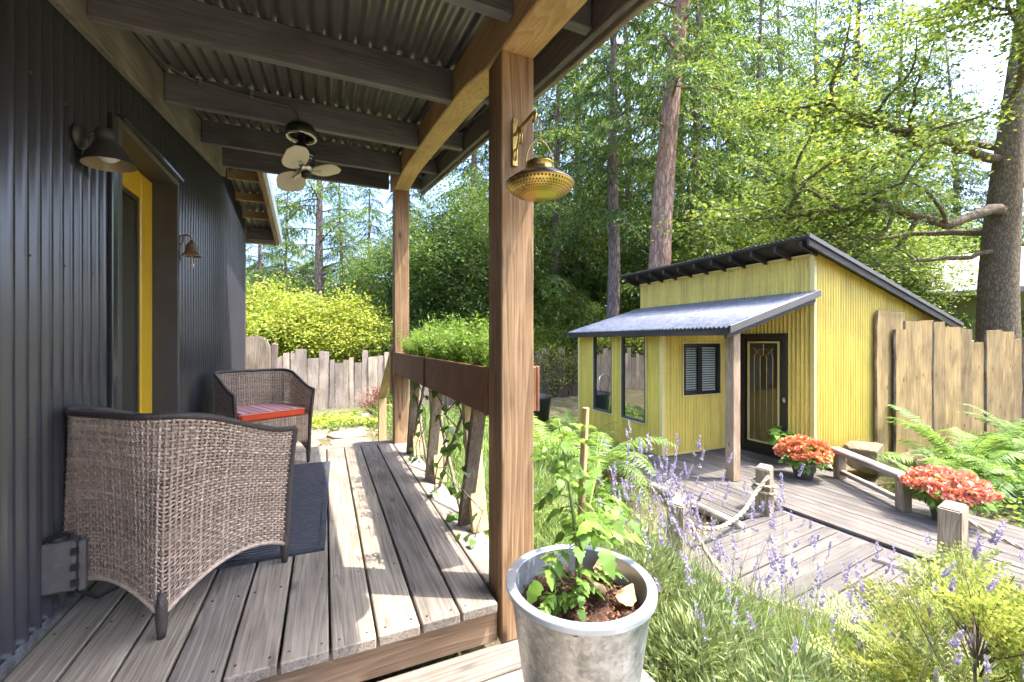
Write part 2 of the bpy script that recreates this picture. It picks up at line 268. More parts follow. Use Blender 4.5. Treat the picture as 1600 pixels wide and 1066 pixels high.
def glassmat(name, ior=1.9, base=(0.018, 0.022, 0.02)):
    m, ns, ls, b = mk(name)
    b.inputs['Base Color'].default_value = (*base, 1); b.inputs['Roughness'].default_value = 0.015
    b.inputs['IOR'].default_value = ior
    tc = N(ns, 'ShaderNodeTexCoord'); n = N(ns, 'ShaderNodeTexNoise'); n.inputs['Scale'].default_value = 1.6
    ls.new(tc.outputs['Object'], n.inputs['Vector'])
    bp = N(ns, 'ShaderNodeBump'); bp.inputs['Strength'].default_value = 0.03; bp.inputs['Distance'].default_value = 0.02
    ls.new(n.outputs[0], bp.inputs['Height']); ls.new(bp.outputs[0], b.inputs['Normal'])
    return m
M['glass'] = glassmat('window_glass', 3.6)
M['glass_door'] = glassmat('door_glass', 2.0, (0.055, 0.05, 0.036))
def clearglass(name):
    m, ns, ls, b = mk(name)
    tr = N(ns, 'ShaderNodeBsdfTransparent'); tr.inputs['Color'].default_value = (0.88, 0.92, 0.90, 1)
    gl = N(ns, 'ShaderNodeBsdfGlossy'); gl.inputs['Roughness'].default_value = 0.01
    fr = N(ns, 'ShaderNodeFresnel'); fr.inputs['IOR'].default_value = 1.7
    mx = N(ns, 'ShaderNodeMixShader'); ls.new(fr.outputs[0], mx.inputs[0]); ls.new(tr.outputs[0], mx.inputs[1]); ls.new(gl.outputs[0], mx.inputs[2])
    ls.new(mx.outputs[0], ns['Material Output'].inputs['Surface'])
    return m
M['clear'] = clearglass('clear_window_glass')
M['blind'] = paint('white_blind', (0.80, 0.77, 0.70), 0.5, 0.05)
M['room'] = paint('dim_room', (0.09, 0.075, 0.06), 0.8, 0.1)

def wicker(name):
    m, ns, ls, b = mk(name)
    geo = N(ns, 'ShaderNodeNewGeometry'); tc = N(ns, 'ShaderNodeTexCoord'); oi = N(ns, 'ShaderNodeObjectInfo')
    n = N(ns, 'ShaderNodeTexNoise'); n.inputs['Scale'].default_value = 55; n.inputs['Detail'].default_value = 4
    ls.new(tc.outputs['Object'], n.inputs['Vector'])
    r = ramp(ns, [(0.0, (0.31, 0.22, 0.16)), (0.5, (0.43, 0.32, 0.24)), (1.0, (0.54, 0.42, 0.33))]); ls.new(geo.outputs['Random Per Island'], r.inputs[0])
    r2 = ramp(ns, [(0.35, (0.75, 0.75, 0.75)), (0.7, (1.25, 1.2, 1.15))]); ls.new(n.outputs[0], r2.inputs[0])
    c = mixc(ns, ls, 1.0, r.outputs[0], r2.outputs[0], 'MULTIPLY')
    ls.new(c, b.inputs['Base Color']); b.inputs['Roughness'].default_value = 0.42; b.inputs['Specular IOR Level'].default_value = 0.45
    return m
M['wicker'] = wicker('brown_wicker')
M['wicker_dark'] = paint('dark_wicker_binding', (0.06, 0.043, 0.036), 0.4, 0.35, 120.0, 0.5, 0.0, 0.5, None, 0, 220)

def cushionmat():
    m, ns, ls, b = mk('striped_cushion_cloth')
    tc = N(ns, 'ShaderNodeTexCoord'); sp = N(ns, 'ShaderNodeSeparateXYZ'); ls.new(tc.outputs['Object'], sp.inputs[0])
    x = math_(ns, ls, 'FRACT', math_(ns, ls, 'MULTIPLY', math_(ns, ls, 'ADD', sp.outputs['X'], 5.0), 5.5))
    r = ramp(ns, [(0.0, (0.42, 0.12, 0.12)), (0.06, (0.46, 0.28, 0.28)), (0.32, (0.40, 0.20, 0.22)), (0.5, (0.52, 0.38, 0.38)), (0.68, (0.40, 0.12, 0.13)), (0.80, (0.45, 0.27, 0.28))])
    r.color_ramp.interpolation = 'CONSTANT'; ls.new(x, r.inputs[0])
    top = ramp(ns, [(0.50, (0, 0, 0)), (0.505, (1, 1, 1))])
    ls.new(math_(ns, ls, 'ADD', math_(ns, ls, 'MULTIPLY', sp.outputs['Z'], 1.0), 0.476), top.inputs[0])
    c = mixc(ns, ls, top.outputs[0], (0.62, 0.085, 0.035), r.outputs[0])
    ls.new(c, b.inputs['Base Color']); b.inputs['Roughness'].default_value = 0.9; b.inputs['Specular IOR Level'].default_value = 0.1
    return m
M['cushion'] = cushionmat()

def perforated(name, base):
    """Brass pierced with small dark holes (flat fine pattern on the real bowl)."""
    m = paint(name, base, 0.3, 0.22, 9.0, 0.5, 0.85, 0.05); ns = m.node_tree.nodes; ls = m.node_tree.links; b = ns['Principled BSDF']
    tc = N(ns, 'ShaderNodeTexCoord'); sp = N(ns, 'ShaderNodeSeparateXYZ'); ls.new(tc.outputs['Object'], sp.inputs[0])
    ang = math_(ns, ls, 'ARCTAN2', sp.outputs['Y'], sp.outputs['X'])
    rad = math_(ns, ls, 'SQRT', math_(ns, ls, 'ADD', math_(ns, ls, 'MULTIPLY', sp.outputs['X'], sp.outputs['X']), math_(ns, ls, 'MULTIPLY', sp.outputs['Y'], sp.outputs['Y'])))
    row = math_(ns, ls, 'MULTIPLY', rad, 115.0)
    rowi = math_(ns, ls, 'FLOOR', row)
    a = math_(ns, ls, 'ADD', math_(ns, ls, 'MULTIPLY', ang, 9.549), math_(ns, ls, 'MULTIPLY', rowi, 0.5))
    fa = math_(ns, ls, 'SUBTRACT', math_(ns, ls, 'FRACT', a), 0.5); fr = math_(ns, ls, 'SUBTRACT', math_(ns, ls, 'FRACT', row), 0.5)
    d = math_(ns, ls, 'SQRT', math_(ns, ls, 'ADD', math_(ns, ls, 'MULTIPLY', fa, fa), math_(ns, ls, 'MULTIPLY', fr, fr)))
    hole = math_(ns, ls, 'MULTIPLY', math_(ns, ls, 'LESS_THAN', d, 0.26), math_(ns, ls, 'GREATER_THAN', rad, 0.062))
    old = b.inputs['Base Color'].links[0].from_socket
    c = mixc(ns, ls, hole, old, (0.012, 0.009, 0.006)); ls.new(c, b.inputs['Base Color'])
    mt = math_(ns, ls, 'MULTIPLY', math_(ns, ls, 'SUBTRACT', 1.0, hole), 0.85); ls.new(mt, b.inputs['Metallic'])
    return m
M['brass_holes'] = perforated('pierced_brass', (0.62, 0.44, 0.12))
M['brass_dark'] = perforated('tarnished_pierced_brass', (0.16, 0.11, 0.075))

def groundmat():
    m, ns, ls, b = mk('garden_ground')
    tc = N(ns, 'ShaderNodeTexCoord')
    n = N(ns, 'ShaderNodeTexNoise'); n.inputs['Scale'].default_value = 0.8; n.inputs['Detail'].default_value = 6
    n2 = N(ns, 'ShaderNodeTexNoise'); n2.inputs['Scale'].default_value = 35; n2.inputs['Detail'].default_value = 8; n2.inputs['Roughness'].default_value = 0.75
    ls.new(tc.outputs['Object'], n.inputs['Vector']); ls.new(tc.outputs['Object'], n2.inputs['Vector'])
    r = ramp(ns, [(0.35, (0.21, 0.165, 0.115)), (0.5, (0.15, 0.13, 0.07)), (0.65, (0.10, 0.125, 0.04))]); ls.new(n.outputs[0], r.inputs[0])
    r2 = ramp(ns, [(0.3, (0.4, 0.38, 0.36)), (0.55, (1, 1, 1)), (0.72, (1.6, 1.5, 1.4))]); ls.new(n2.outputs[0], r2.inputs[0])
    ls.new(mixc(ns, ls, 1.0, r.outputs[0], r2.outputs[0], 'MULTIPLY'), b.inputs['Base Color'])
    b.inputs['Roughness'].default_value = 0.95; b.inputs['Specular IOR Level'].default_value = 0.1
    bp = N(ns, 'ShaderNodeBump'); bp.inputs['Strength'].default_value = 0.8; bp.inputs['Distance'].default_value = 0.03
    ls.new(n2.outputs[0], bp.inputs['Height']); ls.new(bp.outputs[0], b.inputs['Normal'])
    return m
M['ground'] = groundmat()

# ------------------------------------------------------------------ mesh helpers
def mesh_np(name, V, F, smooth=False):
    """V (n,3) array, F list of faces or (m,k) int array."""
    me = bpy.data.meshes.new(name)
    V = np.asarray(V, dtype=np.float32)
    if isinstance(F, np.ndarray):
        k = F.shape[1]
        me.vertices.add(len(V)); me.vertices.foreach_set('co', V.ravel())
        me.loops.add(F.size); me.loops.foreach_set('vertex_index', F.astype(np.int32).ravel())
        me.polygons.add(len(F)); me.polygons.foreach_set('loop_start', np.arange(0, F.size, k, dtype=np.int32))
        me.update(calc_edges=True)
    else:
        me.from_pydata([tuple(map(float, v)) for v in V], [], F); me.update()
    if smooth: me.polygons.foreach_set('use_smooth', np.ones(len(me.polygons), dtype=bool))
    return me

class MB:
    def __init__(s): s.v = []; s.f = []
    def add(s, V, F):
        o = len(s.v); s.v.extend([tuple(v) for v in V]); s.f.extend([tuple(i + o for i in f) for f in F]); return s
    def box(s, x0, x1, y0, y1, z0, z1):
        return s.add([(x0,y0,z0),(x1,y0,z0),(x1,y1,z0),(x0,y1,z0),(x0,y0,z1),(x1,y0,z1),(x1,y1,z1),(x0,y1,z1)],
                     [(0,3,2,1),(4,5,6,7),(0,1,5,4),(1,2,6,5),(2,3,7,6),(3,0,4,7)])
    def bar(s, a, b, w, h, up=(0, 0, 1)):
        a = Vector(a); b = Vector(b); d = (b - a).normalized(); u = Vector(up); sd = d.cross(u)
        if sd.length < 1e-4: sd = d.cross(Vector((0, 1, 0)))
        sd.normalize(); u = sd.cross(d)
        V = [p + sd * (w / 2 * i) + u * (h / 2 * j) for p in (a, b) for i, j in ((-1,-1),(1,-1),(1,1),(-1,1))]
        return s.add(V, [(0,1,2,3),(7,6,5,4),(0,4,5,1),(1,5,6,2),(2,6,7,3),(3,7,4,0)])
    def tube(s, pts, rad, n=8, caps=True):
        pts = [Vector(p) for p in pts]; m = len(pts)
        if not hasattr(rad, '__len__'): rad = [rad] * m
        t0 = (pts[1] - pts[0]).normalized(); nn = t0.orthogonal().normalized(); V = []
        for i, p in enumerate(pts):
            t = (pts[min(i + 1, m - 1)] - pts[max(i - 1, 0)])
            if t.length < 1e-9: t = t0.copy()
            t.normalize(); nn = (nn - t * nn.dot(t)).normalized(); bb = t.cross(nn)
            for k in range(n):
                a = 2 * math.pi * k / n; V.append(p + (nn * math.cos(a) + bb * math.sin(a)) * rad[i])
        F = [(i*n+k, i*n+(k+1)%n, (i+1)*n+(k+1)%n, (i+1)*n+k) for i in range(m-1) for k in range(n)]
        if caps: F += [tuple(reversed(range(n))), tuple(range((m-1)*n, m*n))]
        return s.add(V, F)
    def lathe(s, prof, n=24, c=(0, 0, 0)):
        V = [(c[0] + r*math.cos(2*math.pi*k/n), c[1] + r*math.sin(2*math.pi*k/n), c[2] + z) for r, z in prof for k in range(n)]
        F = [(i*n+k, i*n+(k+1)%n, (i+1)*n+(k+1)%n, (i+1)*n+k) for i in range(len(prof)-1) for k in range(n)]
        return s.add(V, F)
    def prism(s, poly, axis, a0, a1):
        """extrude a 2-D outline along an axis between a0 and a1."""
        def p3(p, a): return {'x': (a, p[0], p[1]), 'y': (p[0], a, p[1]), 'z': (p[0], p[1], a)}[axis]
        n = len(poly); V = [p3(p, a0) for p in poly] + [p3(p, a1) for p in poly]
        F = [(i, (i+1) % n, n+(i+1) % n, n+i) for i in range(n)] + [tuple(reversed(range(n))), tuple(range(n, 2*n))]
        return s.add(V, F)
    def mesh(s, name, smooth=False, fix=True):
        me = mesh_np(name, s.v, s.f, smooth)
        if fix and len(s.f) < 60000:
            bm = bmesh.new(); bm.from_mesh(me); bmesh.ops.recalc_face_normals(bm, faces=bm.faces); bm.to_mesh(me); bm.free()
        return me

_cb = {}
def cbox(name, sx, sy, sz, c=0.003, key=True):
    """box with chamfered edges, centred on the origin; equal sizes share a mesh."""
    k = (name, round(sx, 4), round(sy, 4), round(sz, 4), c)
    if k in _cb: return _cb[k]
    bm = bmesh.new(); bmesh.ops.create_cube(bm, size=1.0)
    for v in bm.verts: v.co = (v.co.x * sx, v.co.y * sy, v.co.z * sz)
    bmesh.ops.bevel(bm, geom=list(bm.edges), offset=c, segments=1, affect='EDGES')
    me = bpy.data.meshes.new(name); bm.to_mesh(me); bm.free(); _cb[k] = me
    return me
def bevel_mesh(me, off, seg=1):
    bm = bmesh.new(); bm.from_mesh(me)
    bmesh.ops.bevel(bm, geom=[e for e in bm.edges if len(e.link_faces) == 2 and e.calc_face_angle(0) > 0.5], offset=off, segments=seg, affect='EDGES')
    bm.to_mesh(me); bm.free(); return me

_claimed = set()
def link(name, data, mat, parent=None, loc=(0, 0, 0), rot=(0, 0, 0), scale=None):
    if data is not None and mat is not None:
        if len(data.materials) == 0: data.materials.append(mat)
    o = bpy.data.objects.new(name, data); C.objects.link(o)
    o.location = loc; o.rotation_euler = rot
    if scale is not None: o.scale = scale if hasattr(scale, '__len__') else (scale,) * 3
    if data is not None and mat is not None and data.materials[0] != mat:
        o.material_slots[0].link = 'OBJECT'; o.material_slots[0].material = mat
    if parent is not None: o.parent = parent
    return o
def tag(o, label, cat, group=None, kind=None):
    if label: o['label'] = label
    if cat: o['category'] = cat
    if group: o['group'] = group
    if kind: o['kind'] = kind
    return o
def thing(name, label, cat, loc=(0, 0, 0), rz=0.0, group=None, rot=None, scale=None):
    o = bpy.data.objects.new(name, None); C.objects.link(o)
    o.empty_display_size = 0.1; o.location = loc; o.rotation_euler = rot if rot else (0, 0, rz)
    if scale is not None: o.scale = (scale,) * 3 if not hasattr(scale, '__len__') else scale
    return tag(o, label, cat, group)
def wpart(name, me, mat, root, top=None):
    """part whose mesh is written in world coordinates; root is an unrotated Empty. With top given it becomes a sub-part of top."""
    if top is not None: return link(name, me, mat, top)
    l = root.location; return link(name, me, mat, root, (-l.x, -l.y, -l.z))
def struct(o): o['kind'] = 'structure'; return o
def copy_tree(o, parent=None):
    c = o.copy(); C.objects.link(c); c.parent = parent
    for ch in list(o.children): copy_tree(ch, c)
    return c
def nrm(a): return a / np.maximum(np.linalg.norm(a, axis=-1, keepdims=True), 1e-9)

def leaves(P, D, L, W, rng, up=None, fold=0.25, curl=0.0, mid=0.45):
    """rhombic leaf blades as quads: P base, D direction, L length, W half width."""
    n = len(P); D = nrm(D)
    if up is None: U = rng.normal(size=(n, 3))
    else: U = np.asarray(up) + rng.normal(size=(n, 3)) * 0.35
    S = nrm(np.cross(D, U)); Nn = np.cross(S, D)
    L = np.broadcast_to(np.asarray(L, float), (n,))[:, None]; W = np.broadcast_to(np.asarray(W, float), (n,))[:, None]
    V = np.empty((n, 4, 3)); V[:, 0] = P
    V[:, 1] = P + D * L * mid + S * W + Nn * W * fold; V[:, 3] = P + D * L * mid - S * W + Nn * W * fold
    V[:, 2] = P + D * L - Nn * L * curl
    return V.reshape(-1, 3), np.arange(n * 4).reshape(-1, 4)
def cat_q(*vf):
    Vs = []; Fs = []; o = 0
    for V, F in vf: Vs.append(V); Fs.append(F + o); o += len(V)
    return np.concatenate(Vs), np.concatenate(Fs)
def ribbons(A, Bm, Cc, W, rng):
    """two-segment tapering blades (grass): three points each, one quad and one narrow quad."""
    n = len(A); S = rng.normal(size=(n, 3)); S[:, 2] *= 0.2; S = nrm(S) * np.asarray(W).reshape(-1, 1)
    V = np.empty((n, 6, 3)); V[:, 0] = A - S; V[:, 1] = A + S; V[:, 2] = Bm + S * 0.8; V[:, 3] = Bm - S * 0.8; V[:, 4] = Cc + S * 0.12; V[:, 5] = Cc - S * 0.12
    b = np.arange(n)[:, None] * 6
    F = np.concatenate([b + np.array([[0, 1, 2, 3]]), b + np.array([[3, 2, 4, 5]])])
    return V.reshape(-1, 3), F
# ------------------------------------------------------------------ ground
def sst(a, b, x):
    t = np.clip((x - a) / (b - a), 0, 1); return t * t * (3 - 2 * t)
def gz(x, y):
    x = np.asarray(x, float); y = np.asarray(y, float)
    left = -0.46 + 0.22 * sst(4.2, 4.9, y) - 0.48 * sst(5.5, 11, y)
    right = -0.42 - 0.78 * sst(1.3, 3.0, x) + 0.10 * sst(3.6, 4.6, y) * sst(1.5, 3, x)
    right = right + 0.26 * sst(7.2, 8.6, x) + 0.25 * sst(7.5, 11.5, y) * sst(2.5, 3.5, x)
    t = sst(0.7, 2.2, x); h = left * (1 - t) + right * t
    h = h + 0.05 * np.sin(x * 1.9 + 0.7) * np.sin(y * 2.3) * sst(0.8, 1.6, x)
    h = h + 0.34 * np.exp(-((x - 3.35) ** 2 + (y - 4.9) ** 2) / 0.35)
    far = np.clip(y - 13.0, 0, 60) * 0.07 + np.clip(x - 15.0, 0, 60) * 0.05
    return h + far
ax = np.concatenate([np.linspace(-400, -16, 9), np.arange(-12, 22, 0.25), np.linspace(24, 60, 10), np.linspace(90, 400, 6)])
ay = np.concatenate([np.linspace(-400, -14, 9), np.arange(-10, 20, 0.25), np.linspace(22, 70, 13), np.linspace(100, 400, 6)])
gx, gy = np.meshgrid(ax, ay); V = np.stack([gx, gy, gz(gx, gy)], -1).reshape(-1, 3)
nx, ny = len(ax), len(ay); ii = (np.arange(ny - 1)[:, None] * nx + np.arange(nx - 1)[None]).ravel()
struct(link('ground', mesh_np('ground', V, np.stack([ii, ii + 1, ii + 1 + nx, ii + nx], 1), True), M['ground']))

# ------------------------------------------------------------------ corrugated sheet
def corr(u0, u1, zb, zt, wall, openings=(), pitch=0.068, amp=0.015, per=10, flip=1):
    """sheet of vertical waves; wall(u, n, z) -> xyz. zb, zt numbers or functions of u."""
    fb = zb if callable(zb) else (lambda u: zb); ft = zt if callable(zt) else (lambda u: zt)
    cuts = sorted({round(u, 5) for u in np.arange(u0, u1, pitch / per)} | {u1} | {o[k] for o in openings for k in (0, 1)})
    mb = MB()
    for a, b in zip(cuts[:-1], cuts[1:]):
        if b - a < 1e-4: continue
        na, nb = (amp * math.cos(2 * math.pi * t / pitch) for t in (a, b)); mid = (a + b) / 2
        spans = [(None, None)]
        for o in openings:
            if o[0] - 1e-6 < mid < o[1] + 1e-6: spans = [(None, o[2]), (o[3], None)] if o[2] > fb(mid) + 0.01 else [(o[3], None)]
        for lo, hi in spans:
            la, lb = (fb(a), fb(b)) if lo is None else (lo, lo); ha, hb = (ft(a), ft(b)) if hi is None else (hi, hi)
            mb.add([wall(a, na, la), wall(b, nb, lb), wall(b, nb, hb), wall(a, na, ha)], [(0, 1, 2, 3)])
    me = mesh_np('corrugated', mb.v, mb.f, False)
    bm = bmesh.new(); bm.from_mesh(me); bmesh.ops.remove_doubles(bm, verts=bm.verts, dist=1e-5); bm.to_mesh(me); bm.free()
    me.polygons.foreach_set('use_smooth', np.ones(len(me.polygons), dtype=bool))
    return me

# ------------------------------------------------------------------ house
XW = -0.90
zroof = lambda y: 2.16 + 0.135 * y
zfar = lambda y: 2.79 - 0.20 * (y - 4.7)
house = thing('house', 'house with dark charcoal corrugated metal wall beside the porch deck', 'house', (XW, 2.5, -0.4))
DY0, DY1, DZ = 2.59, 3.42, 2.02
wtop = lambda u: min(zroof(u), zfar(u)) - 0.012
wl_ = wpart('wall', corr(-3.0, 6.05, -0.45, wtop, lambda u, n, z: (XW + n, u, z), [(DY0, DY1, -0.6, DZ)]), M['black_metal'], house)
mb = MB(); mb.box(-6, -1.10, -3, 6.03, -0.45, 1.8); mb.prism([(-3, 1.8), (6.03, 1.8), (6.03, zfar(6.03) - 0.05), (4.7, 2.72), (-3, zroof(-3) - 0.05)], 'x', -6, -1.10)
wpart('core_wall', mb.mesh('core'), M['black_trim'], house)
mb = MB(); mb.box(-1.098, XW + 0.013, 6.03, 6.062, -0.45, zfar(6.06) - 0.04)
wpart('corner_trim', bevel_mesh(mb.mesh('corner'), 0.004), M['black_trim'], house)
# door recess lining
for nm, b in (('jamb', (-1.096, XW + 0.02, DY1, DY1 + 0.03, 0, DZ + 0.03)), ('jamb', (-1.096, XW + 0.02, DY0 - 0.045, DY0, 0, DZ + 0.03)), ('head_lining', (-1.096, XW + 0.022, DY0, DY1, DZ, DZ + 0.032))):
    mb = MB(); mb.box(*b); wpart(nm, bevel_mesh(mb.mesh('lining'), 0.003), M['black_trim'], house)
mb = MB(); mb.box(XW - 0.0, XW + 0.020, DY0 - 0.10, DY0 - 0.047, 0, DZ + 0.02); wpart('edge_trim', bevel_mesh(mb.mesh('edge'), 0.004), M['black_metal'], house)
door = wpart('door', (lambda m: (m.box(-1.094, -1.04, DY0 + 0.003, DY1 - 0.003, 0.01, DZ - 0.002), m.mesh('door'))[1])(MB()), M['black_trim'], house)
fr = MB()
for b in ((-1.06, -1.012, DY1 - 0.185, DY1 - 0.004, 0.012, DZ - 0.004), (-1.06, -1.012, DY0 + 0.004, DY0 + 0.155, 0.012, DZ - 0.004), (-1.06, -1.012, DY0 + 0.157, DY1 - 0.187, DZ - 0.16, DZ - 0.004), (-1.06, -1.012, DY0 + 0.157, DY1 - 0.187, 0.012, 0.20)): fr.box(*b)
wpart('door_frame', bevel_mesh(fr.mesh('door_frame'), 0.006), M['door_yellow'], house, door)
fr = MB()
for b in ((-1.05, -1.022, DY1 - 0.21, DY1 - 0.188, 0.205, DZ - 0.165), (-1.05, -1.022, DY0 + 0.158, DY0 + 0.18, 0.205, DZ - 0.165), (-1.05, -1.022, DY0 + 0.182, DY1 - 0.212, DZ - 0.185, DZ - 0.165)): fr.box(*b)
wpart('bead', fr.mesh('bead'), M['lamp_grey'], house, door)
gl = MB(); gl.box(-1.039, -1.032, DY0 + 0.182, DY1 - 0.212, 0.21, DZ - 0.19); wpart('pane', gl.mesh('pane'), M['glass_door'], house, door)
mb = MB(); mb.box(XW - 0.01, XW + 0.045, DY0 - 0.02, DY1 + 0.03, DZ + 0.034, DZ + 0.05); wpart('drip_cap', mb.mesh('drip'), M['black_metal'], house)
# baseboard strip between wall and deck
mb = MB(); mb.box(XW + 0.004, XW + 0.03, -1.0, DY0 - 0.05, 0.0, 0.02); wpart('base_flashing', mb.mesh('flash'), M['galv'], house)
# far slope of the roof with its rake overhang
def roofsheet(x0, x1, y0, y1, zf, per=6, pitch=0.068, amp=0.009, steps=1):
    mb = MB(); xs = np.arange(x0, x1 + 1e-6, pitch / per); ys = np.linspace(y0, y1, steps + 1); n = len(xs)
    V = [(x, y, zf(y) + amp * math.cos(2 * math.pi * x / pitch)) for y in ys for x in xs]
    F = [(j * n + i, j * n + i + 1, (j + 1) * n + i + 1, (j + 1) * n + i) for j in range(steps) for i in range(n - 1)]
    return mesh_np('sheet', V, F, True)
rf = wpart('roof', roofsheet(-6.2, -0.54, 4.70, 6.45, zfar), M['roof_under'], house)
mb = MB(); mb.prism([(4.66, zfar(4.66) - 0.16), (6.46, zfar(6.46) - 0.16), (6.46, zfar(6.46) - 0.02), (4.66, zfar(4.66) - 0.02)], 'x', -0.60, -0.565)
wpart('rake_board', bevel_mesh(mb.mesh('rake'), 0.004), M['deck_fresh'], house, rf)
mb = MB(); mb.prism([(4.66, zfar(4.66) - 0.13), (6.47, zfar(6.47) - 0.13), (6.47, zfar(6.47) + 0.015), (4.66, zfar(4.66) + 0.015)], 'x', -0.562, -0.525)
wpart('rake_flashing', bevel_mesh(mb.mesh('rakef'), 0.004), M['galv_in'], house, rf)
for yy in (5.0, 5.42, 5.84): 
    mb = MB(); mb.box(-0.89, -0.602, yy, yy + 0.04, zfar(yy) - 0.10, zfar(yy + 0.04) - 0.012); wpart('purlin', mb.mesh('far_purlin'), M['deck_fresh'], house, rf)
mb = MB(); mb.box(-0.89, -0.602, 6.30, 6.34, zfar(6.32) - 0.16, zfar(6.34) - 0.012); wpart('end_board', mb.mesh('far_end'), M['black_x'], house, rf)
mb = MB(); mb.box(-0.98, -0.602, 6.38, 6.44, zfar(6.44) - 0.17, zfar(6.44) - 0.012); wpart('eave_board', mb.mesh('far_eave'), M['ledger'], house, rf)

def screw_rows(u0, u1, zs, wall, pitch=0.068, step=3, skip=lambda u, z: False, r=0.0045, sgn=1):
    mb = MB(); k = math.ceil(u0 / pitch)
    while k * pitch < u1:
        u = k * pitch
        for z in zs:
            if not skip(u, z):
                p = wall(u, 0.0155 * sgn, z); q = wall(u, 0.0195 * sgn, z); mb.tube([p, q], [r, r * 0.7], 6)
        k += step
    return mb.mesh('screws', False, False)
o = wpart('screws', screw_rows(-1.0, 6.0, (0.08, 0.68, 1.28, 1.88), lambda u, n, z: (XW + n, u, z), skip=lambda u, z: DY0 - 0.1 < u < DY1 + 0.02), M['plastic_dark'], house); o['kind'] = 'stuff'
# ------------------------------------------------------------------ porch frame and roof
porch = thing('porch', 'timber porch with black rafters, arched golden beam and corrugated roof', 'porch', (0.69, 2.9, -0.17))
sheet = wpart('roof_sheet', roofsheet(-6.2, 1.0, 0.0, 4.74, zroof), M['roof_under'], porch)
for yc in (0.55, 1.40, 2.20, 3.07, 3.87, 4.60):
    zb = 1.975 + 0.135 * yc
    me = bevel_mesh((lambda m: (m.prism([(yc - 0.022, zb), (yc + 0.022, zb), (yc + 0.022, zroof(yc) - 0.011), (yc - 0.022, zroof(yc) - 0.014)], 'x', -0.849, 0.618), m.mesh('rafter'))[1])(MB()), 0.004)
    wpart('rafter', me, M['black_x'], porch)
    me = bevel_mesh((lambda m: (m.prism([(yc - 0.022, zb + 0.05), (yc + 0.022, zb + 0.05), (yc + 0.022, zroof(yc) - 0.011), (yc - 0.022, zroof(yc) - 0.014)], 'x', 0.762, 0.952), m.mesh('rafter_tail'))[1])(MB()), 0.004)
    wpart('rafter_tail', me, M['black_x'], porch)
zl = lambda y: 1.93 + 0.13 * y
mb = MB(); mb.prism([(0.0, zl(0)), (4.72, zl(4.72)), (4.72, zroof(4.72) - 0.014), (0.0, zroof(0) - 0.014)], 'x', XW + 0.011, -0.851)
wpart('ledger', bevel_mesh(mb.mesh('ledger'), 0.004), M['ledger'], porch)
zbm = lambda y: 2.13 + 0.13 * (y - 1.57)
low = [(0.0, zbm(0.0))]
for k in range(0, 25):
    t = k / 24; y = 1.66 + t * (4.20 - 1.66); low.append((y, zbm(y) + 0.075 * (1 - (2 * t - 1) ** 4)))
low += [(4.36, zbm(4.36)), (4.52, zbm(4.52) + 0.03)]
top = [(4.52, zroof(4.52) - 0.016), (0.0, zroof(0) - 0.016)]
mb = MB(); mb.prism(low + top, 'x', 0.62, 0.76)
bme = mb.mesh('beam'); bevel_mesh(bme, 0.006); wpart('beam', bme, M['beam'], porch)
for y0, zb, zt in ((1.50, -0.166, 2.124), (4.22, -0.42, zbm(4.29) - 0.006)):
    me = cbox('post', 0.14, 0.14, zt - zb, 0.005)
    link('post', me, M['post'], porch, (0, y0 + 0.07 - 2.9, (zt + zb) / 2 + 0.17))
mb = MB(); mb.prism([(0.0, zroof(0) - 0.15), (4.76, zroof(4.76) - 0.15), (4.76, zroof(4.76) - 0.015), (0.0, zroof(0) - 0.015)], 'x', 0.955, 0.985)
wpart('fascia', bevel_mesh(mb.mesh('fascia'), 0.004), M['black_y'], porch)
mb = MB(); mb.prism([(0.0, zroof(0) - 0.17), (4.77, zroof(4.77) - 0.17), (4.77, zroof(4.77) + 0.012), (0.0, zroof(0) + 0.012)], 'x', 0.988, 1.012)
wpart('eave_flashing', bevel_mesh(mb.mesh('eavef'), 0.004), M['ledger'], porch)  # edge strip coloured pale for sunlight bounced up under the eave

# ------------------------------------------------------------------ porch deck and the low step
deck = struct(link('porch_deck', None, None))
deck.location = (0, 2.9, 0)
pw, pitch = 0.139, 0.148
me = cbox('plank', pw, 2.77, 0.038, 0.004); me2 = cbox('plank_short', pw, 2.62, 0.038, 0.004)
for k in range(-7, 5):
    x = 0.016 + pitch * (k + 0.5)
    link('plank', me if k < 4 else me2, M['deck_y'], deck, (x, (1.49 + 4.26) / 2 - 2.9 + (0.0 if k < 4 else 0.075) + random.uniform(-0.006, 0.006), -0.019 + random.uniform(-0.0012, 0.0012)), (0, 0, random.uniform(-0.0007, 0.0007)))
link('end_plank', cbox('end_plank', 1.62, 0.138, 0.038, 0.004), M['deck_x'], deck, (-0.06, 4.335 - 2.9, -0.018))
link('rim_joist', cbox('rim', 1.49, 0.038, 0.126, 0.003), M['deck_fresh'], deck, (-0.13, 1.545 - 2.9, -0.103))
link('rim_joist', cbox('rim_side', 0.038, 2.6, 0.20, 0.003), M['deck_y'], deck, (0.775, 2.92 - 2.9, -0.145))
link('rim_joist', cbox('rim_far', 1.62, 0.038, 0.20, 0.003), M['deck_x'], deck, (-0.06, 4.40 - 2.9, -0.14))
for yj in (1.95, 2.55, 3.15, 3.75): link('joist', cbox('joist', 1.60, 0.038, 0.14, 0.002), M['black_x'], deck, (-0.07, yj - 2.9, -0.11))
mb = MB()
for k in range(-7, 5):
    for yj in (1.53, 1.95, 2.55, 3.15, 3.75, 4.2):
        for dx in (-0.045, 0.045):
            x = 0.016 + pitch * (k + 0.5) + dx + random.uniform(-0.004, 0.004)
            if k == 4 and yj < 1.7: continue
            mb.lathe([(0.0042, -0.0005), (0.0042, 0.0016), (0.0, 0.0012)], 6, (x, yj - 2.9 + random.uniform(-0.006, 0.006), 0.0))
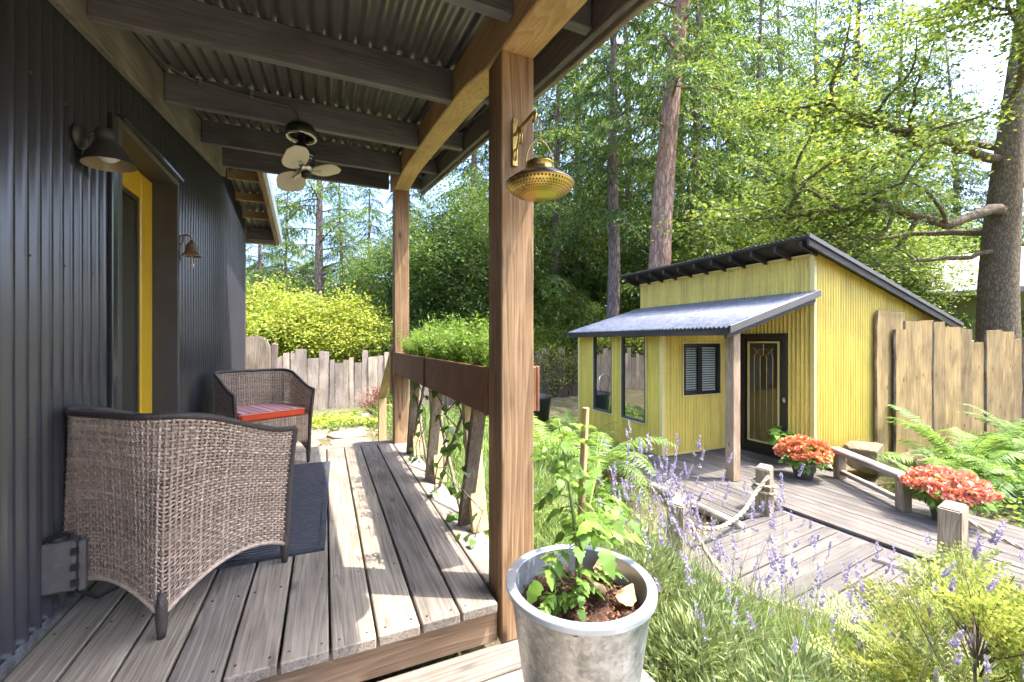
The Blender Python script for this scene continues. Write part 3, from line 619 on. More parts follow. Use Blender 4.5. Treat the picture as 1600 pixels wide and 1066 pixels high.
o = link('screws', mb.mesh('screws'), M['plastic_dark'], deck); o['kind'] = 'stuff'
step = struct(link('porch_step', None, None)); step.location = (0.07, 0.2, -0.167)
for k in range(14):
    y = 1.515 - 0.0725 - 0.149 * k
    link('plank', cbox('step_plank', 1.935, 0.141, 0.038, 0.004), M['deck_x'], step, (random.uniform(-0.004, 0.004), y - 0.2, -0.019))
link('rim_joist', cbox('step_rim', 0.038, 2.06, 0.20, 0.003), M['deck_y'], step, (0.935, 0.36, -0.140))
link('rim_joist', cbox('step_rim_far', 1.9, 0.038, 0.20, 0.003), M['deck_x'], step, (0.0, 1.285, -0.140))
# far stair tread and its handrail
st = thing('garden_stair', 'short wooden stair with pale handrail at the far end of the deck', 'stair', (0.2, 4.8, -0.35))
link('tread', cbox('tread', 1.1, 0.28, 0.038, 0.004), M['deck_x'], st, (-0.1, -0.20, 0.18))
link('riser_board', cbox('riser', 1.1, 0.03, 0.16, 0.003), M['deck_x'], st, (-0.1, -0.06, 0.08))
link('rail_post', cbox('rail_post', 0.085, 0.085, 0.72, 0.004), M['fresh_z'], st, (0.42, 0.40, 0.31))
mb = MB(); mb.bar((0.45, -0.435, 1.28), (0.42, 0.45, 0.66), 0.085, 0.045); link('handrail', bevel_mesh(mb.mesh('handrail'), 0.004), M['fresh_z'], st)
link('rail_post', cbox('rail_stub', 0.04, 0.085, 0.42, 0.004), M['fresh_z'], st, (0.42, -0.40, 1.02))

# ------------------------------------------------------------------ yellow shed
SZ = -0.97; X1, X2, YA, YW, YB = 5.27, 7.0, 4.13, 5.56, 8.11
zpr = lambda x: 1.205 + (x - 5.03) * 0.294
zmr = lambda x: 2.565 - 0.265 * (x - 6.56)
shed = thing('garden_shed', 'yellow corrugated metal garden shed with black lean-to roofs', 'shed', (7.5, 6.0, SZ))
W1 = (6.92, 7.565, -0.46, 1.12); W2 = (5.95, 6.63, -0.48, 1.10); W3 = (5.74, 6.64, 0.045, 0.955); DO = (4.54, 5.40, -2, 1.13)
def wallpart(nm, me, mat='yellow_metal'): return wpart(nm, me, M[mat], shed)
wallpart('wall', corr(YW, YB, SZ - 0.25, zpr(X1) - 0.03, lambda u, n, z: (X1 + n, u, z), [W1, W2]))
wallpart('wall', corr(X1, X2, SZ + 0.02, lambda u: zpr(u) - 0.03, lambda u, n, z: (u, YW + n, z), [W3]))
wallpart('wall', corr(YA, YB, lambda u: SZ + 0.02 if u < YW else 1.4, zmr(X2) - 0.075, lambda u, n, z: (X2 + n, u, z), [DO]))
wallpart('wall', corr(X2, 11.0, SZ - 0.02, lambda u: zmr(u) - 0.05, lambda u, n, z: (u, YA + n, z)))
mb = MB(); mb.box(X1 + 0.3, 10.95, YB - 0.06, YB, SZ, 1.25); mb.box(10.9, 10.96, YA + 0.03, YB - 0.06, SZ, 1.25)
wallpart('back_wall', mb.mesh('back'))
for (x, y, z0, z1) in ((X2, YA, SZ, zmr(X2) - 0.09), (X1, YW, SZ, zpr(X1) - 0.03), (X1, YB, SZ, zpr(X1) - 0.03)):
    mb = MB(); mb.box(x - 0.018, x + 0.05, y - 0.018, y + 0.05, z0, z1); wpart('corner_trim', bevel_mesh(mb.mesh('trim'), 0.004), M['yellow_trim'], shed)
mb = MB(); mb.box(X2 - 0.026, X2 - 0.016, YA + 0.06, YB, zmr(X2) - 0.11, zmr(X2) - 0.075); wpart('head_trim', mb.mesh('head'), M['yellow_trim'], shed)
mb = MB(); mb.box(X1 + 0.06, X2 - 0.02, YW - 0.024, YW - 0.016, SZ, SZ + 0.03); wpart('base_trim', mb.mesh('base'), M['yellow_trim'], shed)
def frame_boxes(mb, plane, u0, u1, z0, z1, w, n0, n1):
    def bx(a0, a1, c0, c1):
        mb.box(n0, n1, a0, a1, c0, c1) if plane == 'x' else mb.box(a0, a1, n0, n1, c0, c1)
    bx(u0, u0 + w, z0, z1); bx(u1 - w, u1, z0, z1); bx(u0 + w, u1 - w, z1 - w, z1); bx(u0 + w, u1 - w, z0, z0 + w); return mb
for w in (W1, W2):
    win = wpart('window', bevel_mesh(frame_boxes(MB(), 'x', w[0], w[1], w[2], w[3], 0.035, X1 - 0.02, X1 + 0.05).mesh('win_frame'), 0.003), M['black_trim'], shed)
    mb = MB(); mb.box(X1 + 0.018, X1 + 0.026, w[0] + 0.036, w[1] - 0.036, w[2] + 0.036, w[3] - 0.036); wpart('pane', mb.mesh('pane'), M['glass'], shed, win)
    mb = MB(); frame_boxes(mb, 'x', w[0] - 0.022, w[1] + 0.022, w[2] - 0.022, w[3] + 0.022, 0.021, X1 - 0.021, X1 - 0.015); wpart('surround', mb.mesh('sur'), M['yellow_trim'], shed, win)
win = wpart('window', bevel_mesh(frame_boxes(MB(), 'y', *W3, 0.045, YW - 0.02, YW + 0.06).mesh('win_frame'), 0.003), M['fan_dark'], shed)
mb = MB(); frame_boxes(mb, 'y', W3[0] + 0.046, W3[0] + 0.40, W3[2] + 0.046, W3[3] - 0.046, 0.03, YW + 0.0, YW + 0.03); mb.box(W3[0] + 0.40, W3[0] + 0.46, YW - 0.005, YW + 0.035, W3[2] + 0.046, W3[3] - 0.046)
wpart('sash', mb.mesh('sash'), M['fan_dark'], shed, win)
for a, b in ((W3[0] + 0.078, W3[0] + 0.368), (W3[0] + 0.462, W3[1] - 0.047)):
    wpart('pane', mesh_np('pane', [(a, YW + 0.016, W3[2] + 0.077), (b, YW + 0.016, W3[2] + 0.077), (b, YW + 0.016, W3[3] - 0.077), (a, YW + 0.016, W3[3] - 0.077)], [(0, 1, 2, 3)]), M['clear'], shed, win)
mb = MB()
for k in range(19):
    z = W3[2] + 0.07 + k * 0.042; mb.bar((W3[0] + 0.05, YW + 0.05, z), (W3[1] - 0.05, YW + 0.05, z), 0.030, 0.003, (0, -0.75, 0.66))
o = wpart('blind', mb.mesh('blind'), M['blind'], shed, win); o['kind'] = 'stuff'
mb = MB(); mb.box(W3[0] - 0.1, W3[1] + 0.1, YW + 0.16, YW + 0.18, W3[2] - 0.1, W3[3] + 0.1); wpart('room_back', mb.mesh('room'), M['room'], shed, win)
mb = MB(); frame_boxes(mb, 'y', W3[0] - 0.022, W3[1] + 0.022, W3[2] - 0.022, W3[3] + 0.022, 0.021, YW - 0.023, YW - 0.017); wpart('surround', mb.mesh('sur'), M['yellow_trim'], shed, win)
inop = lambda u, z, ops: any(o_[0] - 0.04 < u < o_[1] + 0.04 and o_[2] - 0.04 < z < o_[3] + 0.04 for o_ in ops)
for args, ops in (((YW + 0.06, YB, (-0.75, -0.15, 0.45, 1.0), lambda u, n, z: (X1 - n, u, z)), (W1, W2)), ((X1 + 0.06, X2 - 0.02, (-0.75, -0.15, 0.45, 1.05), lambda u, n, z: (u, YW - n, z)), (W3,)), ((X2 + 0.06, 9.6, (-0.6, 0.0, 0.6, 1.2), lambda u, n, z: (u, YA - n, z)), ()), ((YA + 0.06, YB, (1.95, 2.2), lambda u, n, z: (X2 - n, u, z)), ())):
    o = wpart('screws', screw_rows(*args, step=3, skip=lambda u, z, ops=ops: inop(u, z, ops), r=0.007), M['black_trim'], shed); o['kind'] = 'stuff'
# shed door: dark frame, gold moulding, leaded glass
mb = MB(); frame_boxes(mb, 'x', DO[0], DO[1], SZ, DO[3], 0.085, X2 - 0.022, X2 + 0.06)
dr = wpart('door', bevel_mesh(mb.mesh('door_frame'), 0.003), M['fan_dark'], shed)
mb = MB(); frame_boxes(mb, 'x', DO[0] + 0.087, DO[1] - 0.087, SZ + 0.087, DO[3] - 0.087, 0.05, X2 + 0.005, X2 + 0.05); mb.box(X2 + 0.005, X2 + 0.05, DO[0] + 0.137, DO[1] - 0.137, SZ + 0.137, SZ + 0.19)
wpart('stile', mb.mesh('stile'), M['fan_dark'], shed, dr)
g0, g1, h0, h1 = DO[0] + 0.138, DO[1] - 0.138, SZ + 0.19, DO[3] - 0.138
mb = MB(); frame_boxes(mb, 'x', g0, g1, h0, h1, 0.028, X2 - 0.012, X2 + 0.02); wpart('moulding', mb.mesh('moulding'), M['yellow_trim'], shed, dr)
mb = MB(); mb.box(X2 + 0.012, X2 + 0.02, g0 + 0.028, g1 - 0.028, h0 + 0.028, h1 - 0.028); wpart('pane', mb.mesh('pane'), M['glass_door'], shed, dr)
mb = MB(); cm = (g0 + g1) / 2; zq = h1 - 0.30
for yy in (cm - 0.17, cm - 0.06, cm + 0.06, cm + 0.17): mb.tube([(X2 + 0.008, yy, h0 + 0.03), (X2 + 0.008, yy, zq)], 0.005, 5)
for r in (0.06, 0.17): mb.tube([(X2 + 0.008, cm + r * math.cos(a), zq + r * math.sin(a)) for a in np.linspace(0, math.pi, 13)], 0.005, 5)
for a in (0.25, 0.5, 0.75):
    q = math.pi * a; mb.tube([(X2 + 0.008, cm + 0.06 * math.cos(q), zq + 0.06 * math.sin(q)), (X2 + 0.008, cm + 0.26 * math.cos(q), zq + 0.26 * math.sin(q))], 0.005, 5)
wpart('leading', mb.mesh('leading'), M['brass'], shed, dr)
mb = MB(); mb.box(X2 - 0.04, X2 - 0.024, DO[0] + 0.02, DO[0] + 0.06, -0.02, 0.06); wpart('handle', mb.mesh('handle'), M['chrome'], shed, dr)
mb = MB(); mb.box(X2 - 0.06, X2 + 0.06, DO[0] - 0.02, DO[1] + 0.02, SZ - 0.02, SZ + 0.015); wpart('threshold', mb.mesh('thr'), M['fan_dark'], shed, dr)
# roofs: waves run down the slope
def shedroof(x0, x1, y0, y1, zf, amp=0.014, pitch=0.076, per=8):
    ys = np.arange(y0, y1 + 1e-6, pitch / per); n = len(ys)
    V = [(x, y, zf(x) + amp * math.cos(2 * math.pi * y / pitch)) for x in (x0, x1) for y in ys] + [(x, y, zf(x) - 0.004 + amp * math.cos(2 * math.pi * y / pitch)) for x in (x0, x1) for y in ys]
    F = [(i, i + 1, n + i + 1, n + i) for i in range(n - 1)] + [(2 * n + i, 3 * n + i, 3 * n + i + 1, 2 * n + i + 1) for i in range(n - 1)] + [(i, 2 * n + i, 2 * n + i + 1, i + 1) for i in range(n - 1)]
    return mesh_np('sheet', V, F, True)
mr = wpart('main_roof', shedroof(6.52, 11.2, 3.92, 8.32, zmr), M['roof_dark'], shed)
mb = MB(); mb.prism([(6.54, zmr(6.54) - 0.155), (11.2, zmr(11.2) - 0.155), (11.2, zmr(11.2) - 0.014), (6.54, zmr(6.54) - 0.014)], 'y', 3.925, 3.96)
wpart('rake_board', bevel_mesh(mb.mesh('rake'), 0.004), M['shed_black_x'], shed, mr)
mb = MB(); mb.prism([(6.515, zmr(6.515) - 0.05), (11.22, zmr(11.22) - 0.05), (11.22, zmr(11.22) + 0.016), (6.515, zmr(6.515) + 0.016)], 'y', 3.90, 3.923)
wpart('rake_flashing', bevel_mesh(mb.mesh('rakef'), 0.003), M['black_trim'], shed, mr)
for k in range(11):
    y = 4.06 + k * 0.408
    mb = MB(); mb.prism([(6.60, zmr(6.60) - 0.13), (6.985, zmr(6.985) - 0.13), (6.985, zmr(6.985) - 0.034), (6.60, zmr(6.60) - 0.034)], 'y', y, y + 0.045)
    wpart('rafter', mb.mesh('rafter'), M['shed_black_x'], shed, mr)
mb = MB(); mb.prism([(6.56, zmr(6.56) - 0.032), (11.1, zmr(11.1) - 0.032), (11.1, zmr(11.1) - 0.014), (6.56, zmr(6.56) - 0.014)], 'y', 3.965, 8.3)
wpart('sheathing', mb.mesh('sheathing'), M['shed_black_x'], shed, mr)
pr = wpart('porch_roof', shedroof(4.98, 6.985, 4.03, 8.18, zpr), M['roof_grey'], shed)
mb = MB(); mb.box(5.01, 5.05, 4.06, 8.16, zpr(5.03) - 0.125, zpr(5.03) - 0.014); wpart('fascia', bevel_mesh(mb.mesh('fascia'), 0.004), M['shed_black_y'], shed, pr)
mb = MB(); mb.prism([(5.0, zpr(5.0) - 0.09), (6.98, zpr(6.98) - 0.09), (6.98, zpr(6.98) + 0.014), (5.0, zpr(5.0) + 0.014)], 'y', 4.01, 4.03); wpart('rake_flashing', bevel_mesh(mb.mesh('rk'), 0.003), M['black_trim'], shed, pr)
mb = MB(); mb.prism([(5.02, zpr(5.02) - 0.17), (6.98, zpr(6.98) - 0.17), (6.98, zpr(6.98) - 0.03), (5.02, zpr(5.02) - 0.03)], 'y', 4.09, 4.13); wpart('rake_board', bevel_mesh(mb.mesh('rk2'), 0.003), M['shed_black_x'], shed, pr)
mb = MB(); mb.prism([(5.06, zpr(5.06) - 0.032), (6.98, zpr(6.98) - 0.032), (6.98, zpr(6.98) - 0.012), (5.06, zpr(5.06) - 0.012)], 'y', 4.14, 8.1); wpart('sheathing', mb.mesh('sh2'), M['shed_black_x'], shed, pr)
mb = MB(); mb.box(5.22, 5.36, 4.14, 4.28, SZ, zpr(5.22) - 0.035); wpart('porch_post', bevel_mesh(mb.mesh('porch_post'), 0.006), M['shed_post'], shed)

# ------------------------------------------------------------------ walkway of bleached planks
walk = struct(link('garden_walkway', None, None)); walk.location = (5.6, 3.4, SZ)
k = 0; x = 4.20
while x < 6.92:
    y0 = 3.28 if x < 4.90 else (1.15 if x < 6.66 else 3.3); y1 = 5.54 if x > X1 - 0.09 else 5.9
    if x > 6.66: y1 = 5.54
    y0 += random.uniform(-0.02, 0.02)
    link('plank', cbox('walk_plank', 0.125, round(y1 - y0, 2), 0.036, 0.004), M['walk_y'], walk, (x + 0.065 - 5.6, (y0 + y1) / 2 - 3.4, -0.02 + random.uniform(-0.002, 0.002)), (0, 0, random.uniform(-0.002, 0.002)))
    x += 0.133
for xx, yy, ln in ((4.25, 4.6, 2.6), (4.97, 3.4, 4.4), (6.62, 3.4, 4.4)): link('joist', cbox('walk_joist', 0.05, ln, 0.10, 0.003), M['black_y'], walk, (xx - 5.6, yy - 3.4, -0.095))
low_walk = struct(link('lower_walkway', None, None)); low_walk.location = (3.9, 2.55, SZ - 0.042)
for k in range(11):
    y = 1.86 + 0.133 * k; x0 = 2.92 + 0.08 * math.sin(k * 1.7); x1 = 5.12
    link('plank', cbox('low_plank', round(x1 - x0, 2), 0.125, 0.036, 0.004), M['walk_x'], low_walk, ((x0 + x1) / 2 - 3.9, y - 2.55, -0.02 + random.uniform(-0.002, 0.002)), (0, 0, 0.10 + random.uniform(-0.004, 0.004)))

# ------------------------------------------------------------------ fences
def board_mesh(w, h, t, rng, wav=0.0, slope=0.0, n=7):
    z = np.linspace(0, h, n); lx = -w / 2 + rng.normal(size=n) * wav; rx = w / 2 + rng.normal(size=n) * wav
    poly = [(lx[i], z[i]) for i in range(n)]; poly[-1] = (lx[-1], h + slope)
    poly += [(rx[i], z[i]) for i in range(n - 1, -1, -1)]; poly[n] = (rx[-1], h - slope)
    mb = MB(); mb.prism(poly, 'y', -t / 2, t / 2); return mb.mesh('board'), lx, z
rng = np.random.default_rng(3)
slab = thing('slab_fence', 'tall live edge cedar slab fence standing against the yellow shed', 'fence', (8.55, 4.05, -0.75))
fa = math.atan2(-0.40, 4.85); slab.rotation_euler = (0, 0, fa)
specs = [(0.0, 0.27, 1.52, 0), (0.26, 0.74, 1.50, 0.02), (0.40, 0.72, 1.20, -0.05), (0.74, 1.18, 1.35, 0), (1.18, 1.55, 1.37, 0.015), (1.55, 1.88, 1.35, 0.0), (1.88, 2.36, 1.26, 0), (2.36, 2.76, 1.23, 0.012), (2.72, 3.24, 0.98, 0.02), (3.20, 3.72, 1.21, -0.01), (3.72, 4.20, 1.19, 0.01), (4.18, 4.55, 1.03, 0.02), (4.55, 4.84, 1.06, 0.0), (4.82, 5.2, 1.12, 0), (5.2, 5.5, 1.08, 0.01), (5.5, 6.2, 1.0, 0.015)]
for u0, u1, zt, dy in specs:
    zb = -0.95
    me, lx, zz = board_mesh(u1 - u0 + 0.004, zt - zb, 0.045, rng, 0.008, rng.uniform(-0.012, 0.012), 9)
    b = link('board', me, M['cedar_fence'], slab, ((u0 + u1) / 2, dy, zb + 0.75))
    mb = MB(); mb.tube([(lx[i] - 0.006, -0.006, zz[i]) for i in range(len(zz))], [0.012 + 0.006 * rng.random() for _ in zz], 5)
    link('bark_edge', mb.mesh('bark_edge'), M['bark_grey'], b)
for u in (0.3, 2.4, 4.6): link('post', cbox('fence_post', 0.1, 0.1, 1.9, 0.004), M['brown_fence'], slab, (u, 0.13, 0.75))
def picket_fence(name, label, x0, x1, y, mat, zlo, zhi, ztop, group=None, tilt=0.006):
    f = thing(name, label, 'fence', ((x0 + x1) / 2, y, -0.85)); x = x0
    while x < x1:
        w = rng.uniform(0.12, 0.27); zt = ztop + rng.choice([0.0, -0.12, 0.10, -0.05, 0.15]) + rng.uniform(-0.05, 0.05)
        me, _, _ = board_mesh(w - 0.012, zt + 0.95, 0.025, rng, 0.004, rng.uniform(-0.01, 0.01), 4)
        link('board', me, M[mat], f, (x + w / 2 - (x0 + x1) / 2, rng.choice([-0.03, 0.0]) , -0.10), (0, rng.uniform(-tilt, tilt), 0)); x += w
    for zr in (0.15, 0.95): link('rail', cbox('fence_rail', x1 - x0, 0.04, 0.09, 0.003), M[mat], f, (0, 0.05, zr))
    return f
picket_fence('picket_fence', 'pale grey uneven picket fence behind the far chair', -3.2, 2.9, 11.7, 'lit_grey_fence', 0, 0, 0.60)
picket_fence('picket_fence', 'dark brown uneven picket fence left of the shed', 2.95, 9.6, 11.9, 'brown_fence', 0, 0, 0.62)
g = thing('slab_post', 'thick rounded wooden slab standing at the house corner', 'post', (-1.13, 8.7, -0.55))
mb = MB(); pl = [(-0.24, 0), (0.24, 0), (0.23, 1.45), (0.17, 1.60), (0.05, 1.645), (-0.14, 1.63), (-0.21, 1.52), (-0.235, 1.3)]; mb.prism(pl, 'y', -0.10, 0.10)
link('trunk_slab', bevel_mesh(mb.mesh('slab'), 0.03, 2), M['stub'], g)
o = link('fence_stake', cbox('stake_post', 0.11, 0.11, 1.5, 0.01), M['brown_fence'], None, (-0.92, 9.3, 0.2), (0.05, 0.06, 0)); tag(o, 'dark leaning fence stake right of the thick wooden slab', 'post')
# ------------------------------------------------------------------ wicker chairs
def upath(w, d, r, yf, u):
    """point of a U (open to the front) at fraction u, from the front right end round the back to the front left."""
    s1 = yf + d - r; a = math.pi / 2 * r; bk = 2 * (w - r); tot = 2 * s1 + 2 * a + bk; s = u * tot
    if s <= s1: return (w, yf - s)
    s -= s1
    if s <= a: q = s / r; return (w - r + r * math.cos(q), -d + r - r * math.sin(q))
    s -= a
    if s <= bk: return (w - r - s, -d)
    s -= bk
    if s <= a: q = s / r; return (-w + r - r * math.sin(q), -d + r - r * math.cos(q))
    return (-w, -d + r + (s - a))
def chair_shell():
    ns, nr = 88, 46; nu = ns * 2 + 1; us = np.linspace(0, 1, nu); vs = np.linspace(0, 1, nr + 2)
    Bt = np.array([upath(0.262, 0.262, 0.035, 0.262, u) for u in us]); Tp = np.array([upath(0.290, 0.285, 0.17, 0.285, u) for u in us])
    q = us * 3 % 1.0; arch = np.sin(np.pi * q) ** 0.8; arch[np.isclose(us, 1.0)] = 0
    zb = 0.075 + 0.085 * arch
    e = np.minimum(us, 1 - us); e = np.clip(e / 0.34, 0, 1); zt = 0.60 + 0.14 * (e * e * (3 - 2 * e))
    G = np.zeros((nr + 2, nu, 3))
    for j, v in enumerate(vs):
        f = 0.12 * v + 0.88 * v ** 2.1
        G[j, :, :2] = Bt * (1 - f) + Tp * f; G[j, :, 2] = zb + (zt - zb) * v
    du = np.gradient(G, axis=1); dv = np.gradient(G, axis=0); du = nrm(du); dv = nrm(dv); nn = nrm(np.cross(du, dv))
    Vs, Fs = [], []; off = 0
    def ribbon(c, wd, n, hw, ht):
        nonlocal off
        m = len(c); V = np.stack([c - wd * hw - n * ht * 0.4, c - n * ht * -1.0, c + wd * hw - n * ht * 0.4, c - n * ht], 1).reshape(-1, 3)
        i = np.arange(m - 1)[:, None] * 4; F = np.concatenate([np.stack([i[:, 0] + k, i[:, 0] + (k + 1) % 4, i[:, 0] + 4 + (k + 1) % 4, i[:, 0] + 4 + k], 1) for k in range(4)])
        Vs.append(V); Fs.append(F + off); off += len(V)
    rng = np.random.default_rng(2)
    stake = np.arange(nu)
    for j in range(1, nr + 1):
        sg = np.where((stake // 2 + j) % 2 == 0, 1.0, -1.0); sg[stake % 2 == 0] *= 0.0
        sg = np.where(stake % 2 == 1, sg, 0.0)
        ribbon(G[j] + nn[j] * (sg * 0.0045)[:, None] + dv[j] * rng.normal(size=(nu, 1)) * 0.0007, dv[j], nn[j], 0.0046 + rng.normal() * 0.0004, 0.0020)
    for i in range(1, nu - 1, 2):
        jj = np.arange(nr + 2); sg = np.where((i // 2 + jj) % 2 == 0, -1.0, 1.0)
        ribbon(G[:, i] + nn[:, i] * (sg * 0.0028)[:, None], du[:, i], nn[:, i], 0.0052, 0.0020)
    return np.concatenate(Vs), np.concatenate(Fs), G
V, F, G = chair_shell()
shell_me = mesh_np('woven_shell', V, F, False)
mb = MB(); mb.tube(G[-1] + np.array([0, 0, 0.003]), 0.012, 8); rim_me = mb.mesh('rim', True)
mb = MB(); mb.tube(G[0], 0.009, 6); bot_me = mb.mesh('lower_rim', True)
edge_me = [(lambda m, i: (m.tube(G[:, i], 0.014, 8), m.mesh('arm_edge', True))[1])(MB(), i) for i in (0, -1)]
def leg_me():
    m = MB(); m.tube([(0, 0, 0), (0, 0, 0.03), (0, 0, 0.07), (0, 0, 0.11), (0, 0, 0.15)], [0.012, 0.015, 0.018, 0.017, 0.010], 10); return m.mesh('leg', True)
leg = leg_me()
mb = MB(); Vf = []
for j in range(12):
    z = 0.20 + j * 0.0165; mb.bar((-0.262, 0.262, z), (0.262, 0.262, z), 0.004, 0.010)
for i in range(34):
    x = -0.262 + i * 0.0159; mb.bar((x, 0.264, 0.175 + 0.0), (x, 0.264, 0.395), 0.007, 0.004, (0, 1, 0))
apron_me = mb.mesh('apron')
mb = MB(); sp = [upath(0.245, 0.248, 0.10, 0.25, u) for u in np.linspace(0, 1, 40)]; mb.prism(sp, 'z', 0.36, 0.385); seat_me = bevel_mesh(mb.mesh('seat'), 0.006)
def wicker_chair(label, loc, rz):
    t = thing('wicker_chair', label, 'chair', loc, rz, 'wicker tub chairs on the porch')
    o = link('woven_shell', shell_me, M['wicker'], t); o['kind'] = 'stuff'
    link('rim', rim_me, M['wicker_dark'], t); link('lower_rim', bot_me, M['wicker'], t); [link('arm_edge', e, M['wicker_dark'], t) for e in edge_me]
    o = link('apron', apron_me, M['wicker'], t); o['kind'] = 'stuff'
    link('seat', seat_me, M['wicker_dark'], t)
    for sx in (-1, 1):
        for sy in (-1, 1): link('leg', leg, M['wicker_dark'], t, (sx * 0.258, sy * 0.258, 0))
    return t
wicker_chair('brown wicker tub chair seen from behind, beside the wall box', (-0.53, 2.14, 0.0), math.atan2(-0.352, 0.394) + 0.02)
wicker_chair('dark wicker tub chair with a striped red cushion by the door', (-0.47, 4.00, 0.0), math.pi + math.atan2(0.46, 0.89) - 0.02)
mb = MB(); sp = [upath(0.240, 0.245, 0.12, 0.25, u) for u in np.linspace(0, 1, 40)]; mb.prism(sp, 'z', -0.033, 0.033); cme = mb.mesh('cushion'); bevel_mesh(cme, 0.014, 3)
cu = thing('seat_cushion', 'red seat cushion with pale stripes on the far wicker chair', 'cushion', (-0.47, 4.00, 0.42), math.pi + math.atan2(0.46, 0.89) - 0.02)
link('pad', cme, M['cushion'], cu)
mb = MB(); mb.tube([(x, y, 0.026) for x, y in [upath(0.238, 0.243, 0.12, 0.248, u) for u in np.linspace(0, 1, 50)]] + [(0.238, 0.248, 0.026)], 0.004, 5); link('piping', mb.mesh('piping'), M['petal'], cu)

# ------------------------------------------------------------------ rug
rg = thing('doormat', 'slate blue ribbed runner rug on the deck by the door', 'rug', (-0.30, 3.0, 0.0), -0.025)
mb = MB(); mb.box(-0.32, 0.32, -0.79, 0.79, 0.002, 0.010); link('base', mb.mesh('rug'), M['rug'], rg)
mb = MB()
for k in range(58): y = -0.755 + k * 0.0263; mb.box(0.03 - 0.15, 0.285, y, y + 0.015, 0.0095, 0.0135)
o = link('rib', mb.mesh('rug_ribs'), M['rug_rib'], rg); o['kind'] = 'stuff'
mb = MB(); mb.box(0.293, 0.318, -0.788, 0.788, 0.0095, 0.0145); mb.box(-0.318, 0.292, -0.788, -0.765, 0.0095, 0.0145); mb.box(-0.318, 0.292, 0.765, 0.788, 0.0095, 0.0145); link('border', mb.mesh('rug_border'), M['rug'], rg)

# ------------------------------------------------------------------ boxes on the wall, lamp, bell
bx = thing('outlet_box', 'grey weatherproof outlet box on the dark wall behind the near chair', 'outlet box', (-0.845, 2.06, 0.12))
link('body', cbox('outlet_body', 0.095, 0.175, 0.175, 0.008), M['plastic'], bx, (-0.002, 0, 0.09))
link('lid', cbox('outlet_lid', 0.022, 0.179, 0.179, 0.006), M['plastic'], bx, (0.0605, 0, 0.09))
for z in (0.035, 0.09, 0.145):
    link('hinge', cbox('hinge', 0.022, 0.010, 0.022, 0.002), M['plastic_dark'], bx, (0.047, -0.093, z))
mb = MB(); mb.lathe([(0, 0.19), (0.026, 0.19), (0.028, 0.187), (0.028, 0.178), (0, 0.178)], 20, (-0.015, -0.045, 0)); link('cap', mb.mesh('cap'), M['plastic_dark'], bx)
mb = MB(); mb.tube([(0.0, 0.02, 0.003), (0.01, 0.03, -0.05), (0.05, 0.06, -0.10), (0.10, 0.16, -0.108), (0.16, 0.30, -0.108)], 0.007, 6); link('cord', mb.mesh('cord', True), M['plastic_dark'], bx)
b2 = thing('switch_box', 'small dark box with a shiny lid behind the outlet box', 'switch box', (-0.855, 2.33, 0.18))
link('body', cbox('sw_body', 0.07, 0.12, 0.13, 0.006), M['plastic_dark'], b2, (0.0, 0, 0.065))
link('lid', cbox('sw_lid', 0.105, 0.135, 0.016, 0.004), M['galv_in'], b2, (0.012, 0, 0.139), (0, 0.12, 0))
lp = thing('wall_lamp', 'dark bell shaped wall lamp beside the yellow door', 'lamp', (-0.885, 2.20, 1.80), 0.0, None, None, 0.76)
mb = MB(); mb.lathe([(0, 0.0), (0.062, 0.0), (0.062, 0.012), (0.05, 0.024), (0.02, 0.03), (0, 0.03)], 24); link('wall_plate', mb.mesh('plate', True), M['lamp_grey'], lp, (0, 0, 0), (0, R(90), 0))
mb = MB(); mb.tube([(0.02, 0, 0), (0.06, 0, 0.025), (0.10, 0, 0.045), (0.115, 0, 0.035)], 0.011, 8); link('arm', mb.mesh('arm', True), M['lamp_grey'], lp)
mb = MB(); mb.lathe([(0.0, 0.06), (0.036, 0.058), (0.042, 0.05), (0.043, 0.012), (0.04, 0.0), (0.052, -0.02), (0.085, -0.075), (0.112, -0.125)], 32); sh = link('shade', mb.mesh('shade', True), M['lamp_grey'], lp, (0.115, 0, 0.0), (0, -0.10, 0))
mb = MB(); mb.lathe([(0.1115, -0.1255), (0.083, -0.076), (0.05, -0.022), (0.02, -0.01), (0.0, -0.01)], 32); link('lining', mb.mesh('lining', True), M['lamp_in'], lp, (0.115, 0, 0.0), (0, -0.10, 0))
mb = MB(); mb.lathe([(0.0, -0.112), (0.024, -0.108), (0.045, -0.092), (0.052, -0.07), (0.042, -0.045), (0.018, -0.02), (0.0, -0.015)], 24); link('bulb', mb.mesh('bulb', True), M['bulb'], lp, (0.115, 0, 0.0), (0, -0.10, 0))
bl = thing('door_bell', 'bronze bell with white rope beside the yellow door', 'bell', (-0.888, 3.46, 1.66))
link('wall_plate', cbox('bell_plate', 0.008, 0.03, 0.10, 0.002), M['bronze'], bl, (0.004, 0, -0.01))
mb = MB(); mb.tube([(0.004, 0, 0.03), (0.02, 0, 0.042), (0.04, 0, 0.048), (0.062, 0, 0.042), (0.072, 0, 0.025), (0.072, 0, 0.012)], 0.006, 7); mb.tube([(0.004, 0, -0.02), (0.02, 0, -0.012), (0.026, 0, 0.012), (0.034, 0, 0.045)], 0.005, 6); link('bracket', mb.mesh('bracket', True), M['bronze'], bl)
mb = MB(); mb.lathe([(0.0, 0.012), (0.012, 0.01), (0.014, 0.0), (0.022, -0.006), (0.03, -0.02), (0.034, -0.05), (0.042, -0.072), (0.057, -0.086), (0.057, -0.092), (0.048, -0.088), (0.035, -0.07), (0.0, -0.03)], 28); link('bell_cup', mb.mesh('cup', True), M['bronze'], bl, (0.072, 0, 0))
